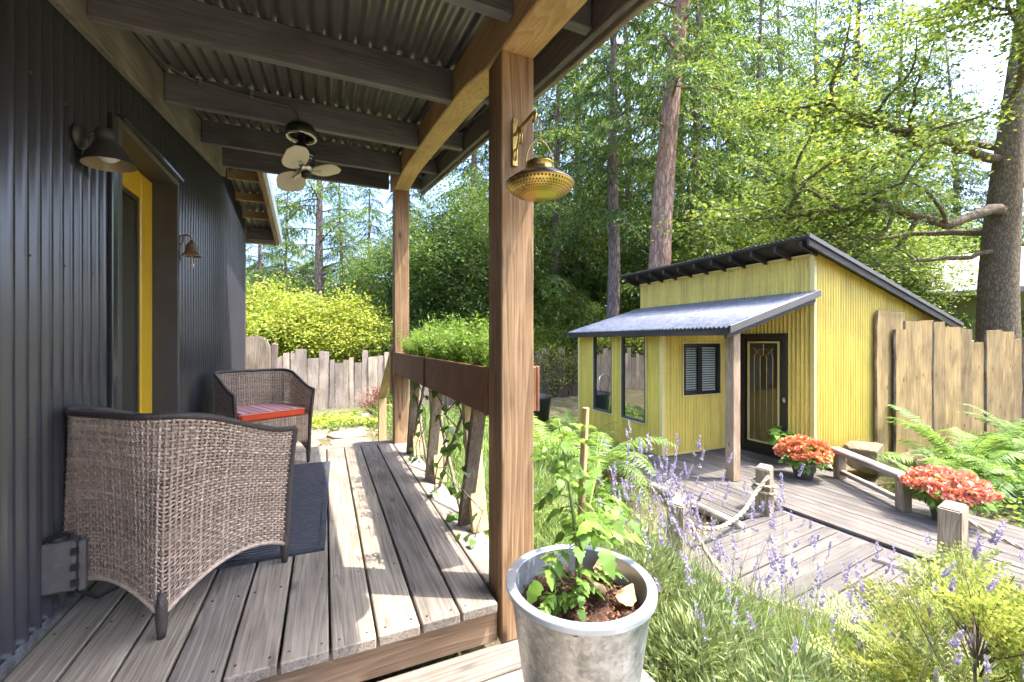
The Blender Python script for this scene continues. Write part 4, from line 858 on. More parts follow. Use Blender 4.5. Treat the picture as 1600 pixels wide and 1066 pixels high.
mb = MB(); mb.tube([(0.072, 0, -0.05), (0.072, 0, -0.10), (0.073, 0.002, -0.14), (0.074, 0.003, -0.152), (0.076, 0.004, -0.165)], [0.005, 0.005, 0.006, 0.013, 0.004], 7); link('rope', mb.mesh('rope', True), M['white_rope'], bl)

# ------------------------------------------------------------------ ceiling fan and its cable
fn = thing('ceiling_fan', 'dark bronze ceiling fan with pale petal blades under a black rafter', 'fan', (-0.14, 3.07, 2.385))
mb = MB(); mb.lathe([(0.0, 0.07), (0.07, 0.07), (0.092, 0.04), (0.095, 0.0), (0.088, -0.004), (0.07, 0.01)], 28); link('canopy', mb.mesh('canopy', True), M['fan_dark'], fn, (0, 0, -0.055))
mb = MB(); mb.lathe([(0.0955, -0.002), (0.0955, -0.010), (0.080, -0.012), (0.074, 0.0)], 28); link('canopy_ring', mb.mesh('ring', True), M['chrome'], fn, (0, 0, -0.055))
mb = MB(); mb.lathe([(0.0, 0.0), (0.02, 0.0), (0.022, -0.05), (0.04, -0.055), (0.05, -0.07), (0.078, -0.095), (0.084, -0.13), (0.084, -0.145), (0.079, -0.15), (0.084, -0.155), (0.080, -0.175), (0.06, -0.20), (0.0, -0.205)], 28); mo = link('motor', mb.mesh('motor', True), M['fan_dark'], fn, (0, 0, -0.055))
for z in (-0.128, -0.152):
    mb = MB(); mb.lathe([(0.083, z), (0.0862, z - 0.002), (0.083, z - 0.006)], 28); link('band', mb.mesh('band', True), M['chrome'], mo)
nvec = Vector((0.30, -0.28, -0.91)).normalized(); e1 = Vector((math.cos(R(-23.9)), math.sin(R(-23.9)), 0)); e1 = (e1 - nvec * e1.dot(nvec)).normalized(); e2 = nvec.cross(e1); rot_m = Matrix((e1, e2, nvec)).transposed()
mb = MB(); mb.lathe([(0.0, -0.05), (0.030, -0.05), (0.050, -0.02), (0.052, 0.008), (0.036, 0.022), (0.0, 0.026)], 24); hub = link('hub', mb.mesh('hub', True), M['chrome'], fn, (0.02, -0.02, -0.275), rot_m.to_euler())
mb = MB(); mb.lathe([(0.030, 0.022), (0.030, 0.045), (0.022, 0.054), (0.0, 0.056)], 20); link('end_cap', mb.mesh('cap', True), M['fan_dark'], hub)
mb = MB(); npt = 14; out = []
for i in range(npt + 1):
    t = i / npt; out.append((0.045 + 0.185 * t, 0.018 + 0.078 * math.sin(math.pi * min(1, t * 0.93 + 0.02)) ** 0.65 * (1.0 if t < 0.6 else 1 - 0.55 * ((t - 0.6) / 0.4) ** 2)))
low_ = [(x, -y * 0.82) for x, y in out]; mb.prism(out + list(reversed(low_)), 'z', -0.003, 0.003); blade_me = mb.mesh('blade')
for a in (38, 158, 278):
    link('blade', blade_me, M['fan_blade'], hub, (0, 0, 0), (R(14), 0, R(-a)))
mb = MB()
for a in (38, 158, 278): mb.bar((0.03 * math.cos(R(-a)), 0.03 * math.sin(R(-a)), 0.006), (0.10 * math.cos(R(-a)), 0.10 * math.sin(R(-a)), 0.006), 0.028, 0.006)
link('blade_irons', mb.mesh('irons'), M['chrome'], hub)
# cable along the rafter
cb = thing('cable_conduit', 'grey cable running along the rafter to the ceiling fan', 'cable', (-0.8, 2.95, 2.5))
mb = MB(); zc = 1.975 + 0.135 * 3.03
mb.tube([(-0.845, 2.4, 2.47), (-0.84, 2.7, 2.52), (-0.82, 2.95, 2.555), (-0.74, 3.036, 2.548), (-0.5, 3.037, 2.515), (-0.3, 3.037, 2.50), (-0.2, 3.036, 2.495), (-0.16, 3.036, 2.46), (-0.145, 3.036, 2.40)], 0.008, 7); wpart('cable', mb.mesh('cable', True), M['plastic'], cb)
for x in (-0.68, -0.42): mb = MB(); mb.box(x, x + 0.016, 3.024, 3.047, 2.50, 2.545); wpart('clip', mb.mesh('clip'), M['galv'], cb)

# ------------------------------------------------------------------ brass lantern on its bracket
br = thing('lantern_bracket', 'brass scroll bracket screwed to the near porch post', 'bracket', (0.675, 1.497, 1.77))
link('back_plate', cbox('bplate', 0.024, 0.006, 0.185, 0.002), M['brass'], br, (0, -0.003, 0))
mb = MB(); mb.tube([(0, -0.006, 0.03), (0, -0.06, 0.035), (0, -0.155, 0.038), (0, -0.17, 0.036), (0, -0.178, 0.025), (0, -0.172, 0.010), (0, -0.160, 0.006)], 0.006, 8); link('arm', mb.mesh('arm', True), M['brass'], br)
mb = MB()
mb.tube([(0, -0.006, -0.03), (0, -0.02, -0.03), (0, -0.04, 0.0), (0, -0.05, 0.03), (0, -0.035, 0.05), (0, -0.02, 0.035)], 0.004, 6)
mb.tube([(0, -0.006, -0.07), (0, -0.015, -0.06), (0, -0.02, -0.04), (0, -0.012, -0.03)], 0.004, 6)
mb.tube([(0, -0.05, 0.03), (0, -0.065, 0.0), (0, -0.06, -0.03), (0, -0.045, -0.02)], 0.004, 6); link('scroll', mb.mesh('scroll', True), M['brass'], br)
ln = thing('hanging_lantern', 'pierced brass lantern bowl hanging on the near porch post', 'lantern', (0.70, 1.335, 1.51))
mb = MB(); mb.lathe([(0.0, 0.0), (0.05, 0.002), (0.085, 0.012), (0.110, 0.028), (0.119, 0.039), (0.121, 0.045)], 40); link('bowl', mb.mesh('bowl', True), M['brass_holes'], ln)
mb = MB(); mb.lathe([(0.121, 0.045), (0.1225, 0.048), (0.120, 0.051), (0.098, 0.068), (0.07, 0.086), (0.048, 0.094)], 40); link('lid', mb.mesh('lid', True), M['brass_dark'], ln)
mb = MB(); mb.lathe([(0.049, 0.093), (0.046, 0.097), (0.046, 0.118), (0.049, 0.120), (0.047, 0.124), (0.0, 0.126)], 32); link('collar', mb.mesh('collar', True), M['brass'], ln)
mb = MB(); mb.tube([(0.055 * math.cos(a), 0, 0.108 + 0.098 * math.sin(a)) for a in np.linspace(-0.1, math.pi + 0.1, 17)], 0.0025, 6); link('handle', mb.mesh('handle', True), M['brass'], ln)
mb = MB()
for k in range(5):
    z = 0.212 + k * 0.0165
    mb.tube([(0.004 * math.cos(a) * (1 if k % 2 else 0.25), 0.004 * math.cos(a) * (0.25 if k % 2 else 1) * -1, z + 0.011 * math.sin(a)) for a in np.linspace(0, 2 * math.pi, 9)], 0.0016, 4)
link('chain', mb.mesh('chain'), M['brass'], ln)

# ------------------------------------------------------------------ rusty planter box on its struts
pb = thing('rail_planter', 'rusty steel planter box between the two porch posts', 'planter', (0.74, 2.93, 0.0))
for y0, y1 in ((1.648, 2.905), (2.912, 4.212)):
    for x in (0.627, 0.857): link('panel', cbox('panel', 0.014, y1 - y0, 0.20, 0.003), M['rust'], pb, (x - 0.74, (y0 + y1) / 2 - 2.93, 0.79))
for y in (1.656, 4.204): link('end_panel', cbox('end_panel', 0.214, 0.014, 0.196, 0.003), M['rust'], pb, (0.002, y - 2.93, 0.79))
link('bottom', cbox('pbottom', 0.214, 2.53, 0.014, 0.003), M['rust'], pb, (0.002, 0, 0.705))
link('joint_strip', cbox('joint', 0.006, 0.03, 0.196, 0.001), M['rust'], pb, (-0.124, 2.9085 - 2.93, 0.79))
for y in (1.662, 2.88): link('angle', cbox('angle', 0.008, 0.022, 0.204, 0.001), M['rust'], pb, (-0.1245, y - 2.93, 0.79))
def strut(a, b, w, h, mat): mb = MB(); mb.bar(a, b, w, h, (1, 0, 0)); link('strut', bevel_mesh(mb.mesh('strut'), 0.003), M[mat], pb, (-0.74, -2.93, 0))
for k, yy in enumerate((2.12, 2.95, 3.72)):
    strut((0.745, yy - 0.02, 0.0), (0.745, yy + 0.16, 0.70), 0.04, 0.085, 'fresh_z')
    strut((0.70, yy + 0.10, 0.0), (0.70, yy - 0.15, 0.70), 0.04, 0.07, 'stub')
for a, b in (((0.72, 2.35, 0.01), (0.72, 3.05, 0.70)), ((0.72, 2.85, 0.01), (0.72, 2.2, 0.70)), ((0.72, 3.2, 0.01), (0.72, 3.75, 0.7)), ((0.72, 3.85, 0.01), (0.72, 3.3, 0.7))):
    mb = MB(); mb.tube([a, ((a[0] + b[0]) / 2, (a[1] + b[1]) / 2 + 0.02, (a[2] + b[2]) / 2), b], 0.011, 6); link('lattice_rod', mb.mesh('rod', True), M['stub'], pb, (-0.74, -2.93, 0))
mb = MB(); mb.box(0.636, 0.849, 1.665, 4.195, 0.80, 0.855); wpart('soil', mb.mesh('psoil'), M['soil'], pb)

# ------------------------------------------------------------------ galvanised pot
PX, PY, PZ = 0.634, 0.976, -0.167
pot = thing('metal_pot', 'tapered galvanised steel pot standing on the porch step', 'pot', (PX, PY, PZ))
mb = MB(); mb.lathe([(0.0, 0.0), (0.118, 0.0), (0.121, 0.006), (0.150, 0.22), (0.186, 0.485), (0.190, 0.500)], 64); link('body', mb.mesh('body', True), M['galv'], pot)
mb = MB(); mb.lathe([(0.189, 0.499), (0.1985, 0.501), (0.2005, 0.504), (0.201, 0.516), (0.1995, 0.5185), (0.176, 0.5185), (0.1745, 0.517), (0.1715, 0.48), (0.166, 0.43)], 160); link('rim', mb.mesh('rim', False), M['galv_in'], pot)
mb = MB(); mb.bar((0.124 * math.cos(-2.2), 0.124 * math.sin(-2.2), 0.01), (0.1885 * math.cos(-2.2), 0.1885 * math.sin(-2.2), 0.492), 0.010, 0.003, (math.cos(-2.2), math.sin(-2.2), 0)); link('seam', mb.mesh('seam'), M['galv'], pot)
mb = MB(); mb.lathe([(0.1275, 0.05), (0.1305, 0.054), (0.1285, 0.058)], 64); link('lower_bead', mb.mesh('bead', True), M['galv'], pot)
n = 40; prof = [(0.168 * (k / 9), 0.455 + 0.012 * math.sin(k * 2.1) - 0.012 * (k / 9) ** 2) for k in range(9, -1, -1)]
mb = MB(); mb.lathe(prof, n); me = mb.mesh('soil', True)
for v in me.vertices: v.co.z += 0.006 * math.sin(v.co.x * 70 + 1) * math.sin(v.co.y * 63)
link('soil', me, M['soil'], pot)
rng = np.random.default_rng(21)
def chips(n, R_, z, lo=0.006, hi=0.018):
    a = rng.random(n) * 2 * np.pi; r = np.sqrt(rng.random(n)) * R_
    P = np.stack([r * np.cos(a), r * np.sin(a), z + rng.random(n) * 0.010], 1); D = rng.normal(size=(n, 3)); D[:, 2] *= 0.25
    L = rng.uniform(lo, hi, n); return leaves(P, D, L, L * 0.28, rng, np.array([0, 0, 1.0]), 0.1)
V, F = chips(900, 0.16, 0.452); o = link('mulch', mesh_np('mulch', V, F), M['chip'], pot); o['kind'] = 'stuff'
mb = MB(); mb.bar((0, 0, 0), (0, 0, 0.56), 0.016, 0.016); sk = link('plant_stake', bevel_mesh(mb.mesh('stake'), 0.002), M['stake'], None, (PX + 0.01, PY + 0.03, PZ + 0.42), (0.02, 0.05, 0.4)); tag(sk, 'thin wooden stake standing in the galvanised pot', 'stake')
def blade_leaf(L, wd, lobes, droop, seed, n=9):
    """one lobed leaf blade along +x, drooping, built around a midrib."""
    r = random.Random(seed); V = []; F = []
    for i in range(n):
        t = i / (n - 1); x = L * t; z = -droop * L * t * t
        w = wd * L * (math.sin(math.pi * (0.06 + 0.92 * t) ** 0.72)) * (1 + lobes * (1 if i % 2 else -1) * (0.8 + 0.4 * r.random()))
        w = max(w, 0.0015)
        V += [(x, 0, z), (x - 0.12 * w, w, z + 0.22 * w - 0.35 * w * r.random()), (x - 0.12 * w, -w, z + 0.22 * w - 0.35 * w * r.random())]
    for i in range(n - 1):
        a, b = i * 3, i * 3 + 3; F += [(a, b, b + 1, a + 1), (a, a + 2, b + 2, b)]
    return V, F
def compound(seed, L, pairs, leaf):
    r = random.Random(seed); mb = MB(); pts = [(L * t, 0, 0.05 * L * math.sin(2.4 * t) - 0.42 * L * t * t) for t in np.linspace(0, 1, 6)]
    mb.tube(pts, [0.0022, 0.002, 0.0018, 0.0015, 0.0012, 0.0008], 5)
    def put(p, az, el, Ls, s):
        V, F = blade_leaf(Ls, 0.34, 0.16, 0.35, s); m = Matrix.Translation(p) @ Matrix.Rotation(az, 4, 'Z') @ Matrix.Rotation(-el, 4, 'Y') @ Matrix.Rotation(r.uniform(-0.4, 0.4), 4, 'X')
        mb.add([m @ Vector(v) for v in V], F)
    for k in range(pairs):
        t = 0.32 + 0.6 * k / pairs; q = pts[min(5, int(t * 5 + 0.5))]
        for s in (-1, 1): put(Vector(q), s * r.uniform(0.9, 1.3), r.uniform(-0.4, 0.15), leaf * r.uniform(0.7, 1.05), seed * 31 + k * 2 + s)
    put(Vector(pts[-1]), 0, -0.6, leaf * 1.3, seed * 77)
    return mb.mesh('leaf', True, False)
tom = thing('tomato_plant', 'young tomato plant tied to a stake in the galvanised pot', 'plant', (PX, PY, PZ + 0.455))
tl = [compound(s, 0.15, 3, 0.056) for s in (1, 2, 3)] + [compound(s, 0.19, 3, 0.064) for s in (4, 5)]
mb = MB(); stem = [(0.0, 0.01, -0.02), (0.01, 0.02, 0.1), (0.0, 0.03, 0.22), (-0.02, 0.03, 0.34), (-0.035, 0.035, 0.44), (-0.05, 0.03, 0.50)]
mb.tube(stem, [0.006, 0.0055, 0.005, 0.004, 0.003, 0.002], 7); mb.tube([(0.0, 0.02, 0.16), (0.05, 0.03, 0.24), (0.10, 0.05, 0.36)], [0.004, 0.003, 0.002], 6)
mb.tube([(0.0, 0.0, 0.0), (-0.03, -0.04, 0.05), (-0.06, -0.07, 0.08)], [0.003, 0.003, 0.002], 6); link('stem', mb.mesh('stem', True), M['stem_green'], tom)
rr = random.Random(9)
def stem_at(t):
    f = t * 5; i = min(4, int(f)); a, b = Vector(stem[i]), Vector(stem[i + 1]); return a.lerp(b, f - i)
for k in range(34):
    t = 0.22 + 0.76 * (k / 33) ** 1.2; p = stem_at(t) if k % 3 else Vector((0.03 + 0.07 * t, 0.03, 0.10 + 0.26 * t))
    if p.z < 0.13: p = p + Vector((0, 0.01, 0.13))
    link('leaf', tl[rr.randrange(5)], M['tomato'], tom, p, (rr.uniform(-0.25, 0.25), rr.uniform(-0.45, 0.25), k * 2.4 + rr.uniform(-0.3, 0.3)), rr.uniform(0.48, 0.78) * (1.08 - 0.30 * t))
herb = thing('pot_seedling', 'low leafy seedlings at the front of the galvanised pot', 'plant', (PX - 0.02, PY - 0.005, PZ + 0.455))
mb = MB(); mb.tube([(0, 0, 0), (0.01, 0, 0.06), (0, -0.01, 0.10)], 0.0025, 5); mb.tube([(-0.05, 0.01, 0), (-0.06, 0.0, 0.07)], 0.002, 5); link('stem', mb.mesh('hstem'), M['stem_green'], herb)
for k in range(16):
    link('leaf', tl[rr.randrange(3)], M['tomato'], herb, (rr.uniform(-0.06, 0.05), rr.uniform(-0.03, 0.05), rr.uniform(0.03, 0.10)), (rr.uniform(-0.2, 0.2), rr.uniform(-0.5, 0.1), rr.uniform(0, 6.3)), rr.uniform(0.38, 0.52))
def dead_leaf_mesh(s): V, F = blade_leaf(0.055, 0.42, 0.08, -0.25, s, 7); return mesh_np('dry_leaf', V, F, True)
for k, (dx, dy, rz, lab) in enumerate(((0.085, -0.075, 0.5, 'large curled dry leaf lying at the right front of the pot soil'), (0.075, -0.015, 2.2, 'dry tan leaf lying on the soil near the stake'), (0.11, 0.045, 1.2, 'small dry leaf against the right inner rim of the pot'))):
    o = link('dry_leaf', dead_leaf_mesh(k), M['deadleaf'], None, (PX + dx, PY + dy, PZ + 0.474), (0.25, -0.2, rz), 1.15); tag(o, lab, 'leaf', 'dry leaves in the pot')

# ------------------------------------------------------------------ stub posts, ropes, low rail, boulder, logs
def stub(label, x, y, rz, w=0.17, h=0.53, d=0.15):
    t = thing('stub_post', label, 'post', (x, y, SZ - 0.06), rz, 'stub posts along the walkway'); mb = MB(); mb.box(-w / 2, w / 2, -d / 2, d / 2, 0, h)
    me = mb.mesh('stub')
    for v in me.vertices:
        if v.co.z > 0.1: v.co.x *= 0.86; v.co.z += 0.02 * (1 if v.co.x > 0 else -0.5)
    link('timber', bevel_mesh(me, 0.012, 2), M['stub'], t); return t
stub('weathered stub post left of the walkway with a rope tied on', 2.95, 2.91, 0.35, 0.19, 0.57)
s2 = stub('weathered stub post at the corner of the shed porch with rope wrapped round', 4.70, 3.32, 0.3, 0.17, 0.56)
s3 = stub('broad weathered stub post at the right of the walkway, nearest the pot of coral flowers', 4.98, 1.80, 0.1, 0.22, 0.60)
def rope_mesh(pts, r=0.014, tw=34.0, m=90):
    P = [Vector(p) for p in pts]; out = []
    for k in range(m + 1):
        f = k / m * (len(P) - 1); i = min(len(P) - 2, int(f)); t = f - i
        p0, p1, p2, p3 = P[max(0, i - 1)], P[i], P[i + 1], P[min(len(P) - 1, i + 2)]
        out.append(0.5 * ((2 * p1) + (p2 - p0) * t + (2 * p0 - 5 * p1 + 4 * p2 - p3) * t * t + (3 * p1 - p0 - 3 * p2 + p3) * t ** 3))
    mb = MB(); s = 0.0
    for ph in (0, 2.094, 4.189):
        Q = []; s = 0.0
        for k, p in enumerate(out):
            if k: s += (p - out[k - 1]).length
            d = (out[min(m, k + 1)] - out[max(0, k - 1)]).normalized(); a = d.orthogonal().normalized(); b = d.cross(a); q = s * tw + ph
            Q.append(p + (a * math.cos(q) + b * math.sin(q)) * r * 0.55)
        mb.tube(Q, r * 0.62, 5)
    return mb.mesh('rope', True, False)
o = link('rope', rope_mesh([(3.02, 2.95, -0.62), (3.3, 3.0, -0.80), (3.7, 3.08, -0.90), (4.15, 3.18, -0.86), (4.45, 3.25, -0.72), (4.65, 3.24, -0.55)], 0.02, 26, 130), M['rope']); tag(o, 'sagging twisted rope between the two left stub posts', 'rope')
o = link('rope', rope_mesh([(2.98, 2.82, -0.60), (3.0, 2.6, -0.85), (3.05, 2.35, -0.99), (3.15, 2.1, -1.0), (3.3, 1.9, -0.98)], 0.018, 26, 90), M['rope']); tag(o, 'rope lying from the left stub post towards the lavender', 'rope')
o = link('rope', rope_mesh([(5.08, 1.75, -0.55), (5.25, 1.5, -0.70), (5.5, 1.15, -0.84), (5.8, 0.7, -0.86), (6.1, 0.3, -0.8)], 0.018, 26, 90), M['rope']); tag(o, 'rope running right from the broad stub post', 'rope')
wr = [(4.70 + 0.125 * math.cos(a), 3.32 + 0.115 * math.sin(a), -0.62 - 0.012 * a) for a in np.linspace(0, 12.5, 26)] + [(4.83, 3.30, -0.85), (4.86, 3.28, -0.95)]
o = link('rope', rope_mesh(wr, 0.016, 30, 150), M['rope']); tag(o, 'rope coiled round the stub post at the porch corner', 'rope')
rl = thing('low_rail', 'low weathered wooden rail between the two pots of flowers', 'rail', (6.47, 3.15, SZ), math.atan2(1.15, 0.70))
me = cbox('rail_top', 1.42, 0.15, 0.075, 0.015); link('top_rail', me, M['rail'], rl, (0, 0, 0.385))
for x in (-0.58, 0.58): link('leg', cbox('rail_leg', 0.12, 0.11, 0.35, 0.01), M['stub'], rl, (x, 0, 0.17))
link('lower_rail', cbox('rail_low', 1.10, 0.06, 0.06, 0.01), M['rail'], rl, (0, 0, 0.10))
def rockmesh(seed, sx, sy, sz, sub=4):
    bm = bmesh.new(); bmesh.ops.create_icosphere(bm, subdivisions=sub, radius=1.0); r = np.random.default_rng(seed); pl = nrm(r.normal(size=(18, 3))); dd = r.uniform(0.52, 0.88, 18)
    from mathutils import noise
    for v in bm.verts:
        c = np.array(v.co); 
        for p, d in zip(pl, dd):
            e = c @ p - d
            if e > 0: c = c - p * e * 0.9
        c = c * (1 + 0.10 * noise.noise(Vector(c * 2.2 + seed)) + 0.05 * noise.noise(Vector(c * 6 + seed)))
        v.co = (c[0] * sx, c[1] * sy, c[2] * sz)
    me = bpy.data.meshes.new('rock'); bm.to_mesh(me); bm.free(); return me
o = link('boulder', rockmesh(4, 0.46, 0.28, 0.34), M['stone'], None, (7.55, 3.72, -0.78), (0.05, 0.06, 0.0)); tag(o, 'brown mossy boulder in front of the shed side wall', 'boulder')
o = link('boulder', rockmesh(8, 0.16, 0.12, 0.15), M['stone'], None, (7.72, 3.1, -0.72)); tag(o, 'small brown rock among the ferns right of the boulder', 'rock')
def log(label, a, b, r):
    mb = MB(); A, B_ = Vector(a), Vector(b); pts = [A.lerp(B_, t / 6) + Vector((random.uniform(-.012, .012), random.uniform(-.012, .012), random.uniform(-.01, .01))) for t in range(7)]
    mb.tube(pts, [r * random.uniform(0.92, 1.08) for _ in pts], 10); o = link('edging_log', mb.mesh('log', True), M['rail_y'], None); tag(o, label, 'log', 'edging logs'); return o
log('pale edging log at the foot of the broad stub post', (4.62, 2.2, -1.02), (5.02, 1.0, -1.0), 0.045)
log('dark edging log below the pale one, half hidden by lavender', (4.15, 1.95, -1.10), (4.75, 1.25, -1.12), 0.055)
log('edging log along the left side of the shed porch', (4.1, 3.15, -0.99), (4.13, 5.9, -0.99), 0.06)

# ------------------------------------------------------------------ flagstone path by the far deck end
path = struct(link('stone_path', None, None)); path.location = (0.1, 5.8, 0)
r_ = random.Random(4)
for k in range(14):
    x = -0.75 + (k % 3) * 0.52 + r_.uniform(-0.06, 0.06); y = 4.95 + (k // 3) * 0.55 + r_.uniform(-0.06, 0.06)
    poly = [((0.25 + r_.uniform(-0.03, 0.03)) * math.cos(a), (0.26 + r_.uniform(-0.04, 0.03)) * math.sin(a)) for a in [i * math.pi * 2 / 8 for i in range(8)]]
    mb = MB(); mb.prism(poly, 'z', -0.04, 0.0); link('flagstone', bevel_mesh(mb.mesh('flag'), 0.008), M['slab_stone'], path, (x - 0.1, y - 5.8, float(gz(x, y)) + 0.03))
# stone heap beside the path
for k in range(9):
    x = 0.95 + r_.uniform(-0.35, 0.35); y = 8.1 + r_.uniform(-0.8, 1.2); s = r_.uniform(0.08, 0.18)
    o = link('garden_stone', rockmesh(40 + k % 3, s * 1.3, s, s * 0.7, 3), M['slab_stone'], None, (x, y, float(gz(x, y)) + s * 0.35), (0, 0, r_.uniform(0, 3))); tag(o, 'pale stone in the rockery at the end of the path', 'rock', 'rockery stones')
# dark tub and white hoop beside the brown fence
tb = thing('water_tub', 'dark round tub behind the ferns left of the shed', 'tub', (4.45, 8.9, -0.85)); mb = MB(); mb.lathe([(0.0, 0.0), (0.40, 0.0), (0.46, 0.5), (0.49, 0.56), (0.47, 0.57), (0.43, 0.5), (0.0, 0.45)], 32); link('body', mb.mesh('tub', True), M['plastic_dark'], tb)
hp = thing('hose_loop', 'white hose looped above the dark tub', 'hose', (4.2, 8.9, -0.35)); mb = MB(); mb.tube([(-0.2 + 0.22 * math.cos(a), 0.05 * a, 0.25 + 0.25 * math.sin(a)) for a in np.linspace(-0.6, 3.9, 18)], 0.018, 7); link('loop', mb.mesh('hose', True), M['galv_in'], hp)
# ------------------------------------------------------------------ plant generators
def conifer(seed, H, z0, Lmax, nb, r0, dense=1.0, spray=0.30, droop=0.55, bare=0.0):
    rng = np.random.default_rng(seed); tr = MB(); lean = rng.normal(size=2) * 0.006
    zs = np.linspace(-0.3, H, 14); tr.tube([(lean[0] * z * z * 0.3 + 0.03 * math.sin(z), lean[1] * z * z * 0.3, z) for z in zs], [max(0.02, r0 * (1 - 0.93 * (max(z, 0) / H)) * (1.18 if z <= 0 else 1)) for z in zs], 14)
    lm = MB(); P, D, L, U = [], [], [], []
    for k in range(nb):
        t = (k + rng.random()) / nb; z = z0 + (H - z0) * t ** 1.05; az = k * 2.39996 + rng.normal() * 0.5
        ln = Lmax * ((1 - t) ** 0.75) * rng.uniform(0.55, 1.1) + 0.35
        d = np.array([math.cos(az), math.sin(az), 0]); c0 = np.array([lean[0] * z * z * 0.3, lean[1] * z * z * 0.3, z]); dr = droop * rng.uniform(0.6, 1.3)
        f = lambda s: c0 + d * (s * ln) + np.array([0, 0, (0.22 * s - dr * s * s) * ln])
        lm.tube([f(s) for s in (0, 0.3, 0.6, 0.9)], [0.012 * ln + 0.01, 0.008 * ln + 0.006, 0.005 * ln + 0.004, 0.003], 4, False)
        if rng.random() < bare: continue
        lat = np.array([-d[1], d[0], 0]); nt = max(6, int(ln / 0.125 * dense))
        for i in range(nt):
            s = 0.12 + 0.88 * (i + rng.random()) / nt; b = f(s); sg = 1 if i % 2 else -1
            tl = (0.30 + 0.34 * ln * (1 - s) * rng.uniform(0.6, 1.2)) ; td = nrm(lat * sg * rng.uniform(0.5, 1.0) + d * 0.7 + np.array([0, 0, -0.30 + rng.normal() * 0.15]))
            m = max(4, int(tl / 0.030 * dense)); q = (np.arange(m) + rng.random(m)) / m
            pp = b + td * (q * tl)[:, None] + np.array([0, 0, -1]) * (q ** 2 * tl * 0.45)[:, None]
            dd = td + rng.normal(size=(m, 3)) * 0.55 + np.array([0, 0, -0.35]); P.append(pp); D.append(dd); L.append(spray * rng.uniform(0.55, 1.15, m))
    P = np.concatenate(P); D = np.concatenate(D); L = np.concatenate(L)
    V, F = leaves(P, D, L, 0.009 + L * 0.085, rng, np.array([0, 0, 1.0]), 0.2, 0.12, 0.4)
    return tr.mesh('fir_trunk', True, False), lm.mesh('fir_limbs', True, False), mesh_np('fir_crown', V, F)
def spread_limbs(rng, base, n, length, rise, r0, sub=3):
    mb = MB(); ends = []
    for k in range(n):
        az = k * 2.4 + rng.normal() * 0.3; d = np.array([math.cos(az), math.sin(az), rise * rng.uniform(0.5, 1.4)]); d /= np.linalg.norm(d)
        b = np.array(base) + np.array([0, 0, rng.uniform(-0.25, 0.25) * length]); ln = length * rng.uniform(0.65, 1.1); pts = [b]; r = [r0]
        for i in range(1, 7):
            d = nrm(d + rng.normal(size=3) * 0.16); pts.append(pts[-1] + d * ln / 6); r.append(r0 * (1 - i / 6.6))
        mb.tube(pts, r, 5, False); ends += [pts[4], pts[5], pts[6]]
        for j in range(sub):
            i = rng.integers(2, 6); dd = nrm(d + rng.normal(size=3) * 0.7); q = [pts[i]]
            for _ in range(4): dd = nrm(dd + rng.normal(size=3) * 0.2); q.append(q[-1] + dd * ln * 0.11)
            mb.tube(q, [r[i] * 0.6, r[i] * 0.5, r[i] * 0.4, r[i] * 0.3, 0.004], 4, False); ends += [q[2], q[4]]
    return mb, np.array(ends)
def broadleaf(seed, H, R_, nclus, nper, size, trunk_r=0.12, flat=0.55, hollow=0.35, lowz=0.25, clus=0.30, lay=1.0):
    rng = np.random.default_rng(seed); tr = MB(); pts = [(0.04 * math.sin(z * 2 + seed), 0.04 * math.cos(z * 1.7), z) for z in np.linspace(-0.2, H * 0.8, 8)]
    tr.tube(pts, list(np.linspace(trunk_r, trunk_r * 0.2, 8)), 9); lm, ends = spread_limbs(rng, (0, 0, H * 0.5), 12, R_ * 1.05, 0.45, trunk_r * 0.45)
    u = nrm(rng.normal(size=(nclus, 3))); rad = hollow + (1 - hollow) * rng.random(nclus) ** 0.6
    lob = 1 + 0.22 * np.sin(u[:, 0] * 5 + seed) * np.cos(u[:, 1] * 4 + seed * 2) + 0.15 * np.sin(u[:, 2] * 7)
    c = u * (rad * lob)[:, None] * np.array([R_, R_, H * (1 - lowz) / 2]) + np.array([0, 0, H * (1 + lowz) / 2])
    n = nclus * nper; cc = np.repeat(c, nper, 0); cs = np.repeat(clus * rng.uniform(0.6, 1.4, nclus), nper)
    P = cc + rng.normal(size=(n, 3)) * cs[:, None] * np.array([1, 1, flat]); D = rng.normal(size=(n, 3)) * np.array([1, 1, 0.45]) + np.array([0, 0, -0.25])
    L = size * rng.uniform(0.6, 1.25, n); V, F = leaves(P, D, L, L * 0.36, rng, np.array([0, 0, lay]), 0.22, 0.12)
    return tr.mesh('tree_trunk', True, False), lm.mesh('tree_limbs', True, False), mesh_np('tree_crown', V, F)
def plant_tree(name, label, cat, meshes, mats, x, y, rz=0.0, s=1.0, group=None, sz=None):
    t = thing(name, label, cat, (x, y, float(gz(x, y)) - 0.05), rz, group, None, (s, s, sz if sz else s))
    link('trunk', meshes[0], M[mats[0]], t); link('limbs', meshes[1], M[mats[0]], t); link('crown', meshes[2], M[mats[1]], t)
    return t
STUFF = ('crown', 'limbs', 'fronds', 'midrib', 'dry_fronds', 'stalks', 'flowers', 'foliage', 'sprays', 'stems', 'blossoms')
def campos(px, yc):
    d = (px - 800) / 660.0; c_, s_ = math.cos(R(23.9)), math.sin(R(23.9)); return (d * c_ + s_) * yc, (-d * s_ + c_) * yc

